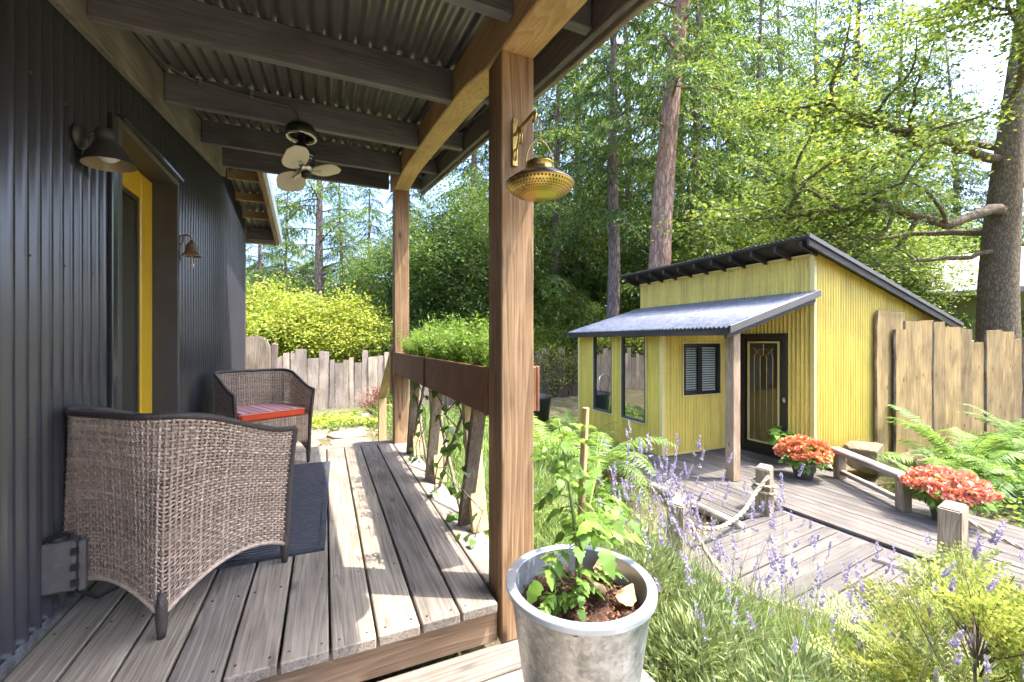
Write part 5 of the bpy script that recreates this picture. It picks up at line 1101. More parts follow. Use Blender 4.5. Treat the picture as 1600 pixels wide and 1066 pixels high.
# ------------------------------------------------------------------ forest
firA = conifer(1, 21, 1.2, 4.2, 130, 0.30, 1.0, 0.19, 0.5)
firB = conifer(2, 17, 0.8, 3.6, 120, 0.24, 1.05, 0.18, 0.62)
firC = conifer(3, 24, 7.6, 3.6, 58, 0.36, 1.05, 0.19, 0.75, 0.10)
firD = conifer(7, 19, 5.4, 3.0, 60, 0.25, 1.1, 0.18, 0.85, 0.10)
firE = conifer(12, 15, 1.5, 4.4, 62, 0.24, 0.95, 0.18, 0.16, 0.05)
alder = broadleaf(5, 8.0, 2.6, 950, 48, 0.11, 0.13, 0.6, 0.3, 0.05, 0.34)
vmaple = broadleaf(6, 6.2, 2.7, 1000, 52, 0.115, 0.10, 0.35, 0.25, 0.02, 0.36, 1.6)
bush = broadleaf(9, 3.2, 1.5, 620, 44, 0.085, 0.06, 0.7, 0.3, 0.0, 0.24)
plant_tree('fir_tree', 'tall fir with thick pinkish brown bare trunk rising behind the shed roof', 'tree', firC, ('bark_fir', 'fir'), 8.65, 9.35, 0.6, 1.0, 'firs behind the shed')
plant_tree('fir_tree', 'slimmer grey fir trunk with drooping boughs left of the thick trunk', 'tree', firD, ('bark_grey', 'fir'), 8.8, 11.5, 2.1, 1.0, 'firs behind the shed')
# open conifer on the left, against the sky
x, y = campos(500, 17.5); plant_tree('fir_tree', 'open airy fir against the sky above the yellow green shrub', 'tree', firE, ('bark_grey', 'fir'), x, y, 0.4, 0.95)
specs = [  # px, distance, meshes, materials, scale, label
    (405, 19, firE, 'fir', 0.62, 'small fir showing beside the house eave on the far left'),
    (445, 24, firB, 'fir', 0.62, 'fir far back above the yellow green shrub, left'), (535, 27, firA, 'fir', 0.62, 'fir far back above the yellow green shrub, right'), (350, 22, firB, 'fir', 0.6, 'fir hidden behind the house corner'), (1272, 31, firA, 'fir_dark', 1.35, 'hazy green fir far back in the gap above the shed'), (1180, 19.5, firB, 'fir', 1.15, 'bright fir with hanging boughs above the shed front roof edge'),
    (575, 22, firB, 'fir_dark', 0.62, 'short dark fir just left of the far porch post'),
    (640, 24, firB, 'fir_dark', 0.80, 'dark fir farthest back between the two porch posts, left'), (735, 23, firA, 'fir_dark', 1.0, 'dark fir farthest back between the two porch posts, right'), (800, 27, firA, 'fir_dark', 1.2, 'dark fir top behind the near porch post'),
    (868, 18, firB, 'fir', 1.1, 'bright drooping fir right of the near porch post'), (905, 26, firA, 'fir_dark', 1.35, 'dark fir farthest back between the near post and slim trunk'), (985, 21, firB, 'fir', 1.3, 'fir between the slim grey trunk and the thick trunk'), (1060, 27, firA, 'fir_dark', 1.35, 'dark fir straight behind the thick bare trunk'),
    (1085, 16.5, firB, 'fir', 1.2, 'sunlit fir with hanging boughs right of the thick trunk'), (1150, 23, firA, 'fir', 1.2, 'tall fir above the middle of the shed roof'), (1225, 25, firB, 'fir', 1.45, 'dark fir above the right end of the shed roof'), (1325, 22, firA, 'fir_dark', 1.1, 'dark fir under the open sky patch above the shed'),
    (1400, 25, firB, 'fir', 1.3, 'dark fir behind the maple\'s long limb'), (1500, 27, firA, 'fir_dark', 1.0, 'short dark fir left of the maple trunk'), (1580, 26, firB, 'fir_dark', 0.85, 'dark fir behind the maple trunk at the right edge')]
for i, (px, d, ms, mt, s, lab) in enumerate(specs):
    x, y = campos(px, d); plant_tree('fir_tree', lab or 'dark fir in the crowded forest behind the garden', 'tree', ms, ('bark_grey', mt), x, y, i * 1.37, s, 'forest firs')
for i, (px, d, ms, mt, s, lab) in enumerate([
    (650, 16.5, alder, 'alder', 0.82, 'leafy green tree between the two porch posts, left one'), (715, 15.5, alder, 'alder', 0.92, 'leafy green tree between the two porch posts, middle one'), (770, 18, alder, 'alder', 0.98, 'leafy green tree behind the near porch post'),
    (560, 20, alder, 'alder', 0.62, 'leafy tree left of the far porch post'), (875, 16, vmaple, 'maple', 0.62, 'light green small tree above the brown fence'), (925, 19, vmaple, 'alder', 0.95, 'pale leafy tree above the shed porch roof, left of the thick trunk'),
    (1075, 15.5, vmaple, 'maple', 0.85, 'pale leafy tree just right of the thick trunk above the shed'), (1150, 18, vmaple, 'maple', 1.1, 'pale leafy tree above the left half of the shed roof'), (1240, 17, vmaple, 'maple', 1.05, 'pale leafy tree above the middle of the shed roof'), (1300, 19, vmaple, 'maple', 1.2, 'pale leafy tree above the shed\'s right roof corner'), (1345, 18, vmaple, 'maple', 1.1, 'pale leafy tree above the sloping shed roof edge'), (1200, 23, alder, 'maple', 1.15, 'tall leafy tree far back above the shed\'s middle'), (1310, 25, alder, 'maple', 1.2, 'tall leafy tree far back above the sloping roof edge'),
    (1500, 30, vmaple, 'maple', 1.4, 'pale leafy tree beside the neighbour house roof'), (1440, 27, alder, 'maple', 1.2, 'tall leafy tree far back above the slab fence'), (420, 26, alder, 'alder', 0.75, 'leafy tree far back beside the house eave'), (490, 28, alder, 'maple', 0.72, 'leafy tree far back behind the open airy fir'), (850, 23, alder, 'maple', 1.25, 'tall leafy tree far back right of the near porch post'), (960, 25, alder, 'maple', 1.3, 'tall leafy tree far back behind the slim grey trunk'), (1100, 28, alder, 'maple', 1.5, 'tall leafy tree far back above the shed front'),
    (1015, 19, alder, 'alder', 0.8, 'dark leafy tree between the two bare trunks')]):
    x, y = campos(px, d); plant_tree('broadleaf_tree', lab or 'pale green leafy tree in the thicket behind the shed', 'tree', ms, ('twig', mt), x, y, i * 2.1, s, 'leafy trees beyond the fences')
for i, (px, d, s, mt, lab) in enumerate([(455, 13.2, 1.12, 'shrub_y', 'large yellow green shrub behind the pale fence, left half'), (545, 13.6, 1.1, 'shrub_y', 'large yellow green shrub behind the pale fence, middle'), (398, 14.5, 1.25, 'shrub_y', 'pale yellow shrub against the house corner'), (615, 13.6, 0.78, 'alder', 'dark green bush behind the far porch post'), (690, 14.2, 0.95, 'alder', 'dark green bush behind the planter'), (770, 14.6, 0.9, 'alder', 'dark green bush behind the near porch post'), (855, 14.6, 0.85, 'shrub_y', 'bright bush over the brown fence, left of the shed'), (905, 15.2, 0.95, 'maple', 'light green bush over the brown fence beside the shed eave'), (965, 15.5, 1.1, 'maple', 'light green bush behind the slim grey trunk'), (1035, 16, 1.1, 'maple', 'light green bush behind the thick trunk')]):
    x, y = campos(px, d); plant_tree('garden_shrub', lab, 'shrub', bush, ('twig', mt), x, y, i * 1.7, s, 'shrubs behind the back fences', s * 0.86)

# big-leaf maple on the right: trunk, moss-covered limbs reaching left, layered leaves
rng = np.random.default_rng(31)
mt = thing('maple_tree', 'large mossy maple with thick trunk and limbs reaching left above the slab fence', 'tree', (15.5, 4.75, -0.6))
mb = MB(); tp = [(-0.1, 0, -0.2), (-0.05, 0, 0.8), (0.0, 0.02, 1.8), (0.10, 0.05, 3.0), (0.3, 0.05, 4.4), (0.42, 0.0, 5.8), (0.5, -0.1, 7.5), (0.6, -0.2, 9.5), (0.6, -0.3, 11.5)]
mb.tube(tp, [0.50, 0.42, 0.385, 0.36, 0.34, 0.29, 0.22, 0.14, 0.06], 16); link('trunk', mb.mesh('maple_trunk', True, False), M['bark_maple'], mt)
lm = MB(); ends = []
def limb(pts, r, subs):
    P = [np.array(p, float) for p in pts]; Q = []
    for i in range(len(P) - 1):
        for t in np.linspace(0, 1, 5)[:-1]: Q.append(P[i] * (1 - t) + P[i + 1] * t + rng.normal(size=3) * 0.05)
    Q.append(P[-1]); m = len(Q); lm.tube(Q, [r * (1 - 0.85 * i / (m - 1)) for i in range(m)], 7, False)
    for i in range(3, m): ends.append(Q[i])
    for k in range(subs):
        i = rng.integers(7, m - 1); d = nrm(Q[min(i + 1, m - 1)] - Q[i - 1]) * 0.5 + rng.normal(size=3) * np.array([0.7, 0.8, 0.55]); q = [Q[i]]; d = nrm(d)
        for _ in range(7): d = nrm(d + rng.normal(size=3) * 0.22); q.append(q[-1] + d * 0.3)
        lm.tube(q, list(np.linspace(r * 0.4, 0.008, 8)), 5, False); ends.extend(q[2:])
limb([(0.3, 0, 4.9), (-1.0, -0.2, 4.7), (-2.6, 0.1, 4.3), (-3.8, 0.5, 4.6), (-5.6, 1.0, 4.5), (-7.2, 1.6, 4.2)], 0.14, 16)
limb([(0.42, 0, 6.2), (-0.8, 0.4, 6.5), (-2.2, 0.6, 6.4), (-3.8, 1.2, 7.0), (-5.0, 1.6, 7.4)], 0.12, 14)
limb([(0.2, 0, 3.9), (-0.8, 0.5, 3.7), (-2.2, 1.0, 3.5), (-3.6, 1.8, 3.6), (-5.0, 2.4, 3.4)], 0.07, 10)
limb([(0.5, 0, 7.4), (-0.4, -0.5, 8.2), (-1.6, -0.8, 8.7), (-2.8, -0.9, 9.6)], 0.10, 12)
limb([(0.45, 0, 6.6), (0.9, 1.0, 7.2), (0.8, 2.6, 7.6), (-0.4, 4.0, 7.4)], 0.10, 10)
limb([(0.4, 0, 5.4), (0.6, -1.0, 5.8), (0.2, -2.0, 6.4)], 0.08, 8)
limb([(0.3, 0.2, 4.4), (-0.5, 1.4, 4.6), (-1.8, 2.6, 4.4), (-3.2, 3.6, 4.6)], 0.09, 12)
link('limbs', lm.mesh('maple_limbs', True, False), M['bark_maple'], mt)
ends = np.array(ends); ax_d = np.hypot(ends[:, 0] - 0.2, ends[:, 1]); ends = ends[(ax_d > 1.3) & ~((ends[:, 2] < 4.8) & (ends[:, 0] > -3.4))]; k = 84; n = len(ends) * k; cc = np.repeat(ends, k, 0)
P = cc + rng.normal(size=(n, 3)) * np.array([0.38, 0.38, 0.20]); D = rng.normal(size=(n, 3)) * np.array([1, 1, 0.35]) + np.array([0, 0, -0.3]); L = 0.09 * rng.uniform(0.6, 1.3, n)
V, F = leaves(P, D, L, L * 0.42, rng, np.array([0, 0, 1.6]), 0.2, 0.1); link('crown', mesh_np('maple_crown', V, F), M['maple'], mt)

# neighbour's house on the right
nh = thing('neighbour_house', 'green neighbour house with pale grey roof behind the maple trunk', 'house', (27.5, 8.6, 0.0))
mb = MB(); mb.box(-4, 6, -4, 3.0, -0.5, 2.85); link('wall', mb.mesh('nwall'), paint('sage_green_siding', (0.26, 0.30, 0.12), 0.7, 0.1), nh)
mb = MB(); mb.prism([(-5.0, 2.75), (1.0, 5.0), (7.0, 2.75), (7.0, 2.95), (1.0, 5.22), (-5.0, 2.95)], 'y', -5.0, 4.0); link('roof', mb.mesh('nroof'), paint('pale_grey_roofing', (0.36, 0.33, 0.30), 0.7, 0.12), nh)
mb = MB(); mb.box(-4.03, -4.0, -2.6, -1.2, 0.9, 2.1); link('window', mb.mesh('nwin'), M['glass'], nh)

# ------------------------------------------------------------------ ferns
def fern(seed, nf, ln, droop=0.9, rise=0.9, pin=26, width=0.17):
    rng = np.random.default_rng(seed); P, D, L, W, U = [], [], [], [], []; rib = MB()
    for k in range(nf):
        az = k * 2.39996 + rng.normal() * 0.25; l = ln * rng.uniform(0.65, 1.1); up = rise * rng.uniform(0.55, 1.25); d = np.array([math.cos(az), math.sin(az), 0]); lat = np.array([-d[1], d[0], 0])
        f = lambda s: d * (l * s * 0.86) + np.array([0, 0, l * (up * s - droop * 0.62 * s * s - 0.18 * s ** 3)])
        pts = [f(s) for s in np.linspace(0, 1, 7)]; rib.tube(pts, list(np.linspace(0.005, 0.0015, 7)), 4, False); tw = rng.normal() * 0.25
        s = np.linspace(0.10, 0.985, pin); c = np.array([f(q) for q in s]); tg = nrm(np.array([f(q + 0.01) - f(q) for q in s]))
        pl = width * l * 1.1 * np.sin(np.pi * (0.12 + 0.86 * s)) ** 0.8 + 0.008
        for sg in (-1, 1):
            dd = lat[None] * sg + tg * 0.35 + np.array([0, 0, -0.12]) + rng.normal(size=(pin, 3)) * 0.06 + np.array([0, 0, 1.0]) * tw * sg
            P.append(c); D.append(dd); L.append(pl * rng.uniform(0.9, 1.1, pin)); W.append(np.full(pin, l * 0.0125)); U.append(np.cross(tg, lat[None]) * 1.0)
    P = np.concatenate(P); V, F = leaves(P, np.concatenate(D), np.concatenate(L), np.concatenate(W), rng, np.concatenate(U) * 2.2, 0.1, 0.14, 0.3)
    return rib.mesh('midrib', True, False), mesh_np('fronds', V, F)
fernA, fernB, fernC = fern(1, 26, 0.95), fern(2, 22, 0.85, 0.75, 1.15), fern(3, 9, 0.8, 1.25, 0.55)
fl = [(3.42, 4.85, 1.25, 0, 'fern_y', 'large sunlit sword fern between the pot and the shed windows'), (3.2, 5.9, 1.25, 1, 'fern_y', 'tall yellow green fern beside the near porch post'), (3.05, 4.3, 0.75, 0, 'fern_y', 'small fern behind the tomato stake'), (2.9, 7.6, 0.9, 1, 'fern_y', 'fern against the brown fence behind the post'),
      (4.3, 6.6, 0.95, 1, 'fern_y', 'fern growing against the shed wall under the tall windows'), (3.7, 7.3, 1.05, 0, 'fern_y', 'dark backed fern beside the dark tub'), (2.5, 5.2, 0.7, 1, 'fern_y', 'small fern left of the tomato stake'),
      (2.85, 5.55, 1.0, 0, 'fern_y', 'broad fern just right of the near porch post, behind the pot'),
      (8.1, 3.05, 1.05, 0, 'fern', 'fern right of the boulder, nearest the slab fence'), (8.9, 3.1, 1.25, 1, 'fern', 'largest fern in the bed under the slab fence'), (9.8, 3.0, 1.2, 0, 'fern', 'fern at the foot of the slab fence, second from the right edge'), (10.8, 2.9, 1.2, 1, 'fern', 'fern at the foot of the slab fence at the right edge'), (8.3, 2.35, 0.95, 0, 'fern', 'fern behind the coral flowers'), (9.2, 2.3, 1.05, 0, 'fern', 'fern above the coral flowers towards the right edge'), (7.55, 2.95, 0.62, 1, 'fern', 'small bluish fern in front of the boulder'), (8.0, 1.5, 0.8, 1, 'fern', 'fern right of the coral flowers')]
for i, (x, y, s, v, mt_, lab) in enumerate(fl):
    t = thing('sword_fern', lab, 'fern', (x, y, float(gz(x, y)) + 0.03), i * 1.3, 'sword ferns', None, s); ms = (fernA, fernB)[v]; link('midrib', ms[0], M['stem_green'], t); link('fronds', ms[1], M[mt_], t)
    if i in (0, 1, 5, 9): link('dry_fronds', fernC[1], M['fern_dead'], t)

# ------------------------------------------------------------------ grass, weeds and dry stalks (nobody could count these)
def blades(n, xs, ys, h0, h1, w, rng, lean=0.35, clump=0):
    if clump:
        cx_ = rng.uniform(*xs, clump); cy_ = rng.uniform(*ys, clump); k = rng.integers(0, clump, n); x = cx_[k] + rng.normal(size=n) * 0.07; y = cy_[k] + rng.normal(size=n) * 0.07
    else: x = rng.uniform(*xs, n); y = rng.uniform(*ys, n)
    h = rng.uniform(h0, h1, n); a = rng.random(n) * 2 * np.pi; l = h * lean * rng.random(n) * 1.6; A = np.stack([x, y, gz(x, y) - 0.01], 1); d = np.stack([np.cos(a), np.sin(a), np.zeros(n)], 1)
    Bm = A + d * (l * 0.35)[:, None] + np.array([0, 0, 1]) * (h * 0.6)[:, None]; Cc = A + d * l[:, None] + np.array([0, 0, 1]) * h[:, None]
    return ribbons(A, Bm, Cc, w * rng.uniform(0.6, 1.3, n), rng)
rng = np.random.default_rng(77)
V, F = cat_q(blades(3500, (2.3, 3.3), (0.9, 1.95), 0.22, 0.50, 0.0032, rng, 0.5, 60), blades(24000, (1.07, 3.0), (0.0, 2.3), 0.06, 0.27, 0.0030, rng, 0.9, 420), blades(5000, (1.05, 2.0), (1.4, 3.4), 0.05, 0.22, 0.003, rng, 0.5, 120))
tag(link('grass', mesh_np('grass', V, F), M['grass']), 'bright green grass and lavender shoots beside the porch step', 'grass', None, 'stuff')
V, F = cat_q(blades(7000, (0.80, 1.5), (1.75, 4.9), 0.10, 0.34, 0.005, rng, 0.6, 150), blades(14000, (0.85, 2.6), (2.4, 8.0), 0.08, 0.42, 0.005, rng, 0.6, 240), blades(3000, (-0.6, 0.8), (6.2, 10.5), 0.04, 0.16, 0.005, rng, 0.7, 120))
tag(link('meadow_grass', mesh_np('meadow', V, F), M['grass']), 'tall green grass growing beside and beyond the deck', 'grass', None, 'stuff')
V, F = cat_q(blades(5200, (1.07, 2.9), (0.1, 2.3), 0.05, 0.26, 0.0022, rng, 0.9, 260), blades(5000, (1.9, 3.0), (2.0, 3.6), 0.08, 0.38, 0.0022, rng, 0.7, 90), blades(2500, (2.0, 4.0), (3.3, 5.2), 0.05, 0.26, 0.003, rng, 0.8, 90), blades(1600, (5.2, 7.8), (0.0, 1.6), 0.05, 0.2, 0.004, rng, 0.8, 60))
tag(link('dry_stalks', mesh_np('dry', V, F), M['dry_stalk']), 'dry grey lavender stalks and straw beside the walkway', 'dry stalks', None, 'stuff')
def litter(n, xs, ys, lo, hi, rng, zj=0.02):
    x = rng.uniform(*xs, n); y = rng.uniform(*ys, n); P = np.stack([x, y, gz(x, y) + 0.005 + rng.random(n) * zj], 1); D = rng.normal(size=(n, 3)); D[:, 2] *= 0.3; L = rng.uniform(lo, hi, n)
    return leaves(P, D, L, L * 0.33, rng, np.array([0, 0, 1.0]), 0.3, 0.1)
V, F = cat_q(litter(2600, (1.07, 4.6), (0.0, 6.0), 0.02, 0.06, rng), litter(260, (1.1, 2.4), (0.3, 2.0), 0.03, 0.06, rng, 0.16), litter(1500, (5.0, 9.0), (0.2, 3.6), 0.03, 0.07, rng), litter(700, (-0.6, 2.0), (4.6, 10.0), 0.03, 0.07, rng))
tag(link('leaf_litter', mesh_np('litter', V, F), M['deadleaf']), 'tan leaf litter and chips scattered over the garden soil', 'leaf litter', None, 'stuff')
V, F = litter(5200, (-0.75, 0.75), (6.6, 9.6), 0.04, 0.09, rng, 0.12)
tag(link('ground_cover', mesh_np('cover', V, F), M['cover']), 'yellow green ground cover beside the flagstone path', 'ground cover', None, 'stuff')
V, F = cat_q(litter(5200, (0.85, 3.3), (2.4, 7.6), 0.04, 0.10, rng, 0.22), litter(4200, (2.6, 5.0), (5.6, 10.8), 0.05, 0.11, rng, 0.28), litter(3600, (7.2, 12.0), (0.6, 3.4), 0.05, 0.11, rng, 0.3))
tag(link('weeds', mesh_np('weeds', V, F), M['planter_leaf']), 'low leafy green weeds covering the garden soil', 'weeds', None, 'stuff')

# ------------------------------------------------------------------ lavender
def lavender(seed, nst, hgt, nleaf, spread=0.42):
    rng = np.random.default_rng(seed); st = []; FP, FD, FL = [], [], []
    A, Bm, Cc = [], [], []
    for k in range(nst):
        a = rng.random() * 6.283; r = rng.random() ** 0.5 * 0.10; lean = spread * rng.random() ** 0.7; h = hgt * rng.uniform(0.7, 1.08); b = np.array([r * math.cos(a), r * math.sin(a), 0.0]); d = np.array([math.cos(a + rng.normal() * 0.3), math.sin(a + rng.normal() * 0.3), 0])
        tip = b + d * lean * h + np.array([0, 0, h * math.sqrt(max(0.2, 1 - lean * lean * 0.8))]); mid = (b + tip) / 2 + np.array([0, 0, 0.06 * h]) - d * 0.03
        A.append(b); Bm.append(mid); Cc.append(tip); ax_ = nrm(tip - mid); hl = rng.uniform(0.045, 0.08); m = 70
        q = rng.random(m); pp = tip + ax_ * (q * hl)[:, None]; o = nrm(rng.normal(size=(m, 3))); FP.append(pp + o * 0.002); FD.append(o * 0.8 + ax_ * 0.9); FL.append(rng.uniform(0.0065, 0.0105, m) * (1.15 - 0.6 * q))
        if rng.random() < 0.4: FP.append(tip - ax_ * 0.03 + o[:8] * 0.002); FD.append(o[:8] + ax_ * 0.6); FL.append(np.full(8, 0.011))
    A, Bm, Cc = map(np.array, (A, Bm, Cc)); V1, F1 = ribbons(A, Bm, Cc, np.full(nst, 0.0015), rng); V1b, F1b = ribbons(A + 0.0005, Bm, Cc, np.full(nst, 0.0013), rng); V1, F1 = cat_q((V1, F1), (V1b, F1b))
    FP = np.concatenate(FP); V2, F2 = leaves(FP, np.concatenate(FD), np.concatenate(FL), np.concatenate(FL) * 0.38, rng, None, 0.3, 0.0, 0.55)
    a = rng.random(nleaf) * 6.283; r = rng.random(nleaf) ** 0.6 * 0.27; P = np.stack([r * np.cos(a), r * np.sin(a), rng.random(nleaf) * 0.34 * (1 - r / 0.36)], 1); D = np.stack([np.cos(a) * 0.6, np.sin(a) * 0.6, np.full(nleaf, 0.9)], 1) + rng.normal(size=(nleaf, 3)) * 0.35; L = rng.uniform(0.035, 0.085, nleaf)
    V3, F3 = leaves(P, D, L, L * 0.075, rng, None, 0.2, 0.1)
    return mesh_np('stalks', V1, F1), mesh_np('flowers', V2, F2), mesh_np('foliage', V3, F3)
lavs = [lavender(1, 15, 0.80, 3000), lavender(2, 12, 0.90, 2800), lavender(3, 9, 0.70, 3200)]
rng = np.random.default_rng(5)
lp_ = [(1.45, 0.95), (1.55, 1.35), (1.75, 1.10), (1.85, 1.55), (2.0, 1.25), (2.1, 0.85), (1.95, 1.85), (2.3, 1.45), (2.25, 1.1), (1.65, 1.8), (2.4, 1.9), (2.55, 1.25), (1.5, 1.7),
       (3.0, 1.1), (3.3, 0.8), (2.95, 0.6), (3.5, 1.1), (3.2, 1.4), (3.8, 0.9), (2.5, 2.35), (2.2, 2.3)]
lp_[13:13] = [(1.30, 0.70), (1.35, 1.25), (1.25, 1.60), (1.6, 0.75), (2.75, 1.65), (2.0, 0.55), (2.6, 1.75), (2.45, 1.0), (2.85, 1.3), (2.7, 0.95), (1.2, 1.0), (1.8, 2.1)]
for i, (x, y) in enumerate(lp_):
    far = i >= 25; ms = lavs[i % 3]
    if i >= 31: lab, grp = 'lavender clump in front of the left stub post', 'lavender by the left stub post'
    elif far: lab, grp = 'lavender clump at the right edge behind the golden cedar shrub', 'lavender beyond the golden shrub'
    elif x < 1.6: lab, grp = 'lavender clump close beside the porch step and galvanised pot', 'lavender beside the porch step'
    elif x > 2.35: lab, grp = 'lavender clump along the near edge of the lower walkway', 'lavender along the lower walkway'
    elif y < 1.2: lab, grp = 'lavender clump at the bottom edge left of the golden cedar shrub', 'lavender left of the golden shrub'
    else: lab, grp = 'lavender clump in the middle of the bed before the walkway', 'lavender in the middle of the bed'
    t = thing('lavender_plant', lab, 'lavender', (x, y, float(gz(x, y)) - 0.01), i * 1.9, grp, None, 0.88 + 0.22 * rng.random())
    for nm, me, mt_ in zip(('stalks', 'flowers', 'foliage'), ms, ('stem_grey', 'lav_flower', 'lav_leaf')): link(nm, me, M[mt_], t)

# ------------------------------------------------------------------ golden cedar shrub in the near corner
def thuja(seed, nspray, H, Rr):
    rng = np.random.default_rng(seed); P, D, L, U = [], [], [], []; st = MB(); st.tube([(0, 0, 0), (0.01, 0, H * 0.5), (0.0, 0.01, H * 0.98)], [0.009, 0.005, 0.002], 6)
    for k in range(nspray):
        t = rng.random() ** 0.8; az = k * 2.4 + rng.normal() * 0.4; z = 0.05 + t * H * 0.8; out = Rr * (1 - t) ** 0.6; d = nrm(np.array([math.cos(az), math.sin(az), 0.55 + 0.9 * t + rng.normal() * 0.2])); b = np.array([math.cos(az), math.sin(az), 0]) * out * rng.uniform(0.1, 0.75) + np.array([0, 0, z])
        ln = rng.uniform(0.16, 0.30); nn = nrm(np.cross(d, rng.normal(size=3))); side = np.cross(nn, d)
        st.tube([b * np.array([0.2, 0.2, 0.9]), b, b + d * ln * 0.8], [0.0028, 0.0018, 0.0008], 4, False)
        for i in range(11):
            s = 0.08 + 0.9 * i / 11; q = b + d * ln * s + np.array([0, 0, -0.25 * ln * s * s])
            for sg in (-1, 1):
                td = nrm(side * sg * 0.85 + d * 0.75 + rng.normal(size=3) * 0.10); tl = ln * 0.42 * (1 - 0.7 * s) + 0.012; m = max(3, int(tl / 0.008)); w = (np.arange(m) + 0.5) / m
                pp = q + td * (w * tl)[:, None]; alt = np.where(np.arange(m) % 2 == 0, 1.0, -1.0)[:, None]; dd = td + np.cross(nn, td) * alt * 0.75; P.append(pp); D.append(dd); L.append(0.0165 * (1.1 - 0.4 * w)); U.append(np.repeat(nn[None], m, 0))
    P = np.concatenate(P); L = np.concatenate(L); V, F = leaves(P, np.concatenate(D), L, L * 0.27, rng, np.concatenate(U) * 3, 0.15, 0.05, 0.4)
    return st.mesh('thuja_stem', True, False), mesh_np('thuja_sprays', V, F)
th = thuja(4, 125, 0.72, 0.50); th2 = thuja(8, 90, 0.42, 0.34)
for (x, y, ms, s, lab, dz) in ((2.36, 0.78, th, 1.45, 'golden green cedar shrub in the near right corner', 0), (1.75, 0.45, th2, 1.0, 'small golden cedar shoot at the bottom edge by the grass', 0)):
    t = thing('golden_cedar', lab, 'shrub', (x, y, float(gz(x, y)) - 0.02), 0.7, None, None, s); link('stem', ms[0], M['twig'], t); link('sprays', ms[1], M['thuja'], t)

# ------------------------------------------------------------------ planter plants, vine, red shrub
def herbmesh(seed, nst, H, Rr, lf):
    rng = np.random.default_rng(seed); st = MB(); P, D, L = [], [], []
    for k in range(nst):
        a = rng.random() * 6.28; d = np.array([math.cos(a), math.sin(a), 0]) * Rr * rng.random(); h = H * rng.uniform(0.5, 1.1); pts = [d * 0.4, d * 0.7 + np.array([0, 0, h * 0.5]), d * 1.2 + np.array([0, 0, h])]; st.tube(pts, [0.003, 0.002, 0.001], 4, False); m = int(h / 0.012)
        q = rng.random(m); pp = np.array([pts[0] * (1 - s) ** 2 + 2 * pts[1] * s * (1 - s) + pts[2] * s * s for s in q]); o = nrm(rng.normal(size=(m, 3)) * np.array([1, 1, 0.4])); P.append(pp + o * 0.012); D.append(o + np.array([0, 0, 0.4])); L.append(lf * rng.uniform(0.6, 1.3, m) * (1.15 - 0.5 * q))
    P = np.concatenate(P); L = np.concatenate(L); V, F = leaves(P, np.concatenate(D), L, L * 0.3, rng, np.array([0, 0, 1.0]), 0.2, 0.1)
    return st.mesh('herb_stems', False, False), mesh_np('herb_leaves', V, F)
hb = [herbmesh(1, 46, 0.30, 0.16, 0.032), herbmesh(2, 40, 0.40, 0.17, 0.034)]
for i in range(9):
    y = 1.80 + i * 0.275; t = thing('planter_herb', 'bright green bushy herb growing in the rusty planter', 'plant', (0.745, y, 0.85), i * 1.3, 'herbs in the rusty planter', None, (0.85, 0.62, 0.95, 0.75, 1.02, 0.68, 0.9, 0.6, 0.8)[i]); ms = hb[i % 2]; link('stems', ms[0], M['stem_green'], t); link('foliage', ms[1], M['planter_leaf'], t)
vn = thing('climbing_vine', 'green vine with broad leaves climbing the planter struts', 'vine', (0.74, 2.9, 0.0)); mb = MB(); vl = []
rr = random.Random(12)
for y0, y1 in ((2.3, 2.75), (2.7, 2.35), (3.1, 3.5), (3.6, 3.3), (2.0, 2.2)):
    pts = [(rr.uniform(-0.10, 0.02), (y0 + (y1 - y0) * t) - 2.9 + rr.uniform(-0.05, 0.05), 0.02 + 0.66 * t) for t in np.linspace(0, 1, 7)]; mb.tube(pts, 0.004, 5, False); vl += [p for p in pts for _ in range(2)]
link('stem', mb.mesh('vine_stem', True), M['twig'], vn)
vme = [mesh_np('vine_leaf', *blade_leaf(0.075, 0.40, 0.02, 0.3, s, 7), True) for s in (1, 2)]
for p in vl + [(-0.12, 2.0 - 2.9, 0.0), (-0.14, 2.25 - 2.9, 0.52), (-0.13, 2.2 - 2.9, 0.6), (-0.13, 2.05 - 2.9, 0.5)]: link('leaf', vme[rr.randrange(2)], M['vine_leaf'], vn, (p[0] + rr.uniform(-0.05, 0.02), p[1] + rr.uniform(-0.05, 0.05), max(0.03, p[2])), (rr.uniform(-0.5, 0.5), rr.uniform(0.0, 0.9), rr.uniform(0, 6.28)), rr.uniform(0.55, 1.0))
rs = herbmesh(7, 60, 0.55, 0.42, 0.06); t = thing('laceleaf_shrub', 'low red leaved shrub beside the flagstone path', 'shrub', (0.95, 8.6, float(gz(0.95, 8.6))), 0, None, None, 1.1); link('stems', rs[0], M['twig'], t); link('foliage', rs[1], M['red_leaf'], t)
t = thing('clay_pot', 'clay pot standing behind the stair handrail', 'pot', (1.02, 7.2, float(gz(1.02, 7.2)))); mb = MB(); mb.lathe([(0, 0), (0.12, 0), (0.17, 0.28), (0.19, 0.28), (0.19, 0.34), (0.165, 0.34), (0.15, 0.28), (0, 0.27)], 24); link('body', mb.mesh('cpot', True), M['terracotta'], t)
t = thing('garden_shrub', 'small bright green bush growing in the clay pot', 'shrub', (1.02, 7.2, float(gz(1.02, 7.2)) + 0.27), 1, None, None, 1.2); link('stems', hb[1][0], M['stem_green'], t); link('foliage', hb[1][1], M['planter_leaf'], t)

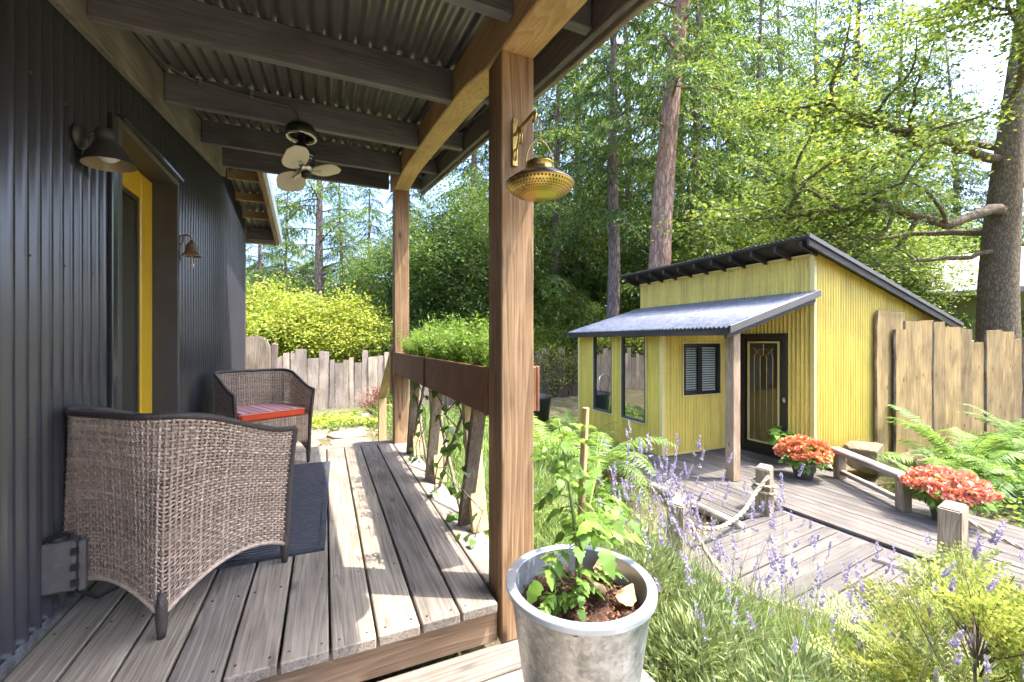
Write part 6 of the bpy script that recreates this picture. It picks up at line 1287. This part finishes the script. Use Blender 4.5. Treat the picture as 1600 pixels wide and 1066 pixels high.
# ------------------------------------------------------------------ pots of flowers, hydrangea
def flowers(seed, Rr, H, ncl):
    rng = np.random.default_rng(seed); u = nrm(rng.normal(size=(ncl, 3))); u[:, 2] = np.abs(u[:, 2]) * 0.9 - 0.12; c = u * np.array([Rr, Rr, H]) * rng.uniform(0.72, 1.12, (ncl, 1)); m = 16; cc = np.repeat(c, m, 0); o = nrm(rng.normal(size=(ncl * m, 3)) + np.repeat(u, m, 0) * 0.8)
    L = rng.uniform(0.030, 0.058, ncl * m); V, F = leaves(cc + o * 0.012, o, L, L * 0.5, rng, None, 0.3, 0.1, 0.6); n = 420; u = nrm(rng.normal(size=(n, 3))); P = u * np.array([Rr, Rr, H * 0.75]) * rng.uniform(0.3, 1.02, (n, 1)) + np.array([0, 0, -H * 0.12]); L = rng.uniform(0.05, 0.10, n); V2, F2 = leaves(P, u + np.array([0, 0, -0.2]), L, L * 0.34, rng, np.array([0, 0, 1.0]), 0.2, 0.15)
    return mesh_np('blossoms', V, F), mesh_np('foliage', V2, F2)
fa_, fb_ = flowers(1, 0.30, 0.24, 150), flowers(2, 0.34, 0.21, 175)
for (x, y, ms, mt_, pl_, fl_) in ((6.30, 3.86, fa_, 'petal', 'grey pot of orange flowers on the shed porch', 'round mound of orange flowers in front of the shed door'), (6.22, 2.30, fb_, 'petal_pink', 'grey pot under the coral flowers by the walkway', 'wide mound of coral pink flowers beside the low rail')):
    t = thing('flower_pot', pl_, 'pot', (x, y, SZ), 0, 'flower pots'); mb = MB(); mb.lathe([(0, 0), (0.11, 0), (0.155, 0.20), (0.17, 0.20), (0.17, 0.24), (0.15, 0.24), (0.14, 0.2), (0, 0.19)], 24); link('body', mb.mesh('fpot', True), M['grey_pot'], t)
    t = thing('flowering_plant', fl_, 'flowers', (x, y, SZ + 0.36), 0, 'potted flowers'); link('blossoms', ms[0], M[mt_], t); link('foliage', ms[1], M['hydrangea'], t)
hy = thing('hydrangea', 'leafy green hydrangea against the shed wall right of the door', 'shrub', (6.72, 4.42, SZ)); mb = MB()
big = [mesh_np('big_leaf', *blade_leaf(0.15, 0.36, 0.03, 0.35, s, 8), True) for s in (3, 4, 5)]; rr = random.Random(3); pos = []
for k in range(9):
    a = rr.uniform(0, 6.28); d = Vector((math.cos(a), math.sin(a), 0)) * rr.uniform(0.06, 0.24); d.x -= 0.05; top_ = d + Vector((0, 0, rr.uniform(0.35, 0.58))); mb.tube([(0, 0, 0.0), d * 0.5 + Vector((0, 0, 0.25)), top_], [0.008, 0.006, 0.004], 5); pos += [top_] * 5 + [d * 0.6 + Vector((0, 0, 0.3))] * 2
link('stem', mb.mesh('hstem', True), M['stem_green'], hy)
for p in pos: link('leaf', big[rr.randrange(3)], M['hydrangea'], hy, p + Vector((rr.uniform(-.03, .03), rr.uniform(-.03, .03), rr.uniform(-.06, .03))), (rr.uniform(-0.3, 0.3), rr.uniform(-0.5, 0.35), rr.uniform(0, 6.28)), rr.uniform(0.7, 1.15))

# leaf masses are too fine to pick apart
for o in list(scene.objects):
    if o.parent is not None and o.name.split('.')[0] in STUFF: o['kind'] = 'stuff'
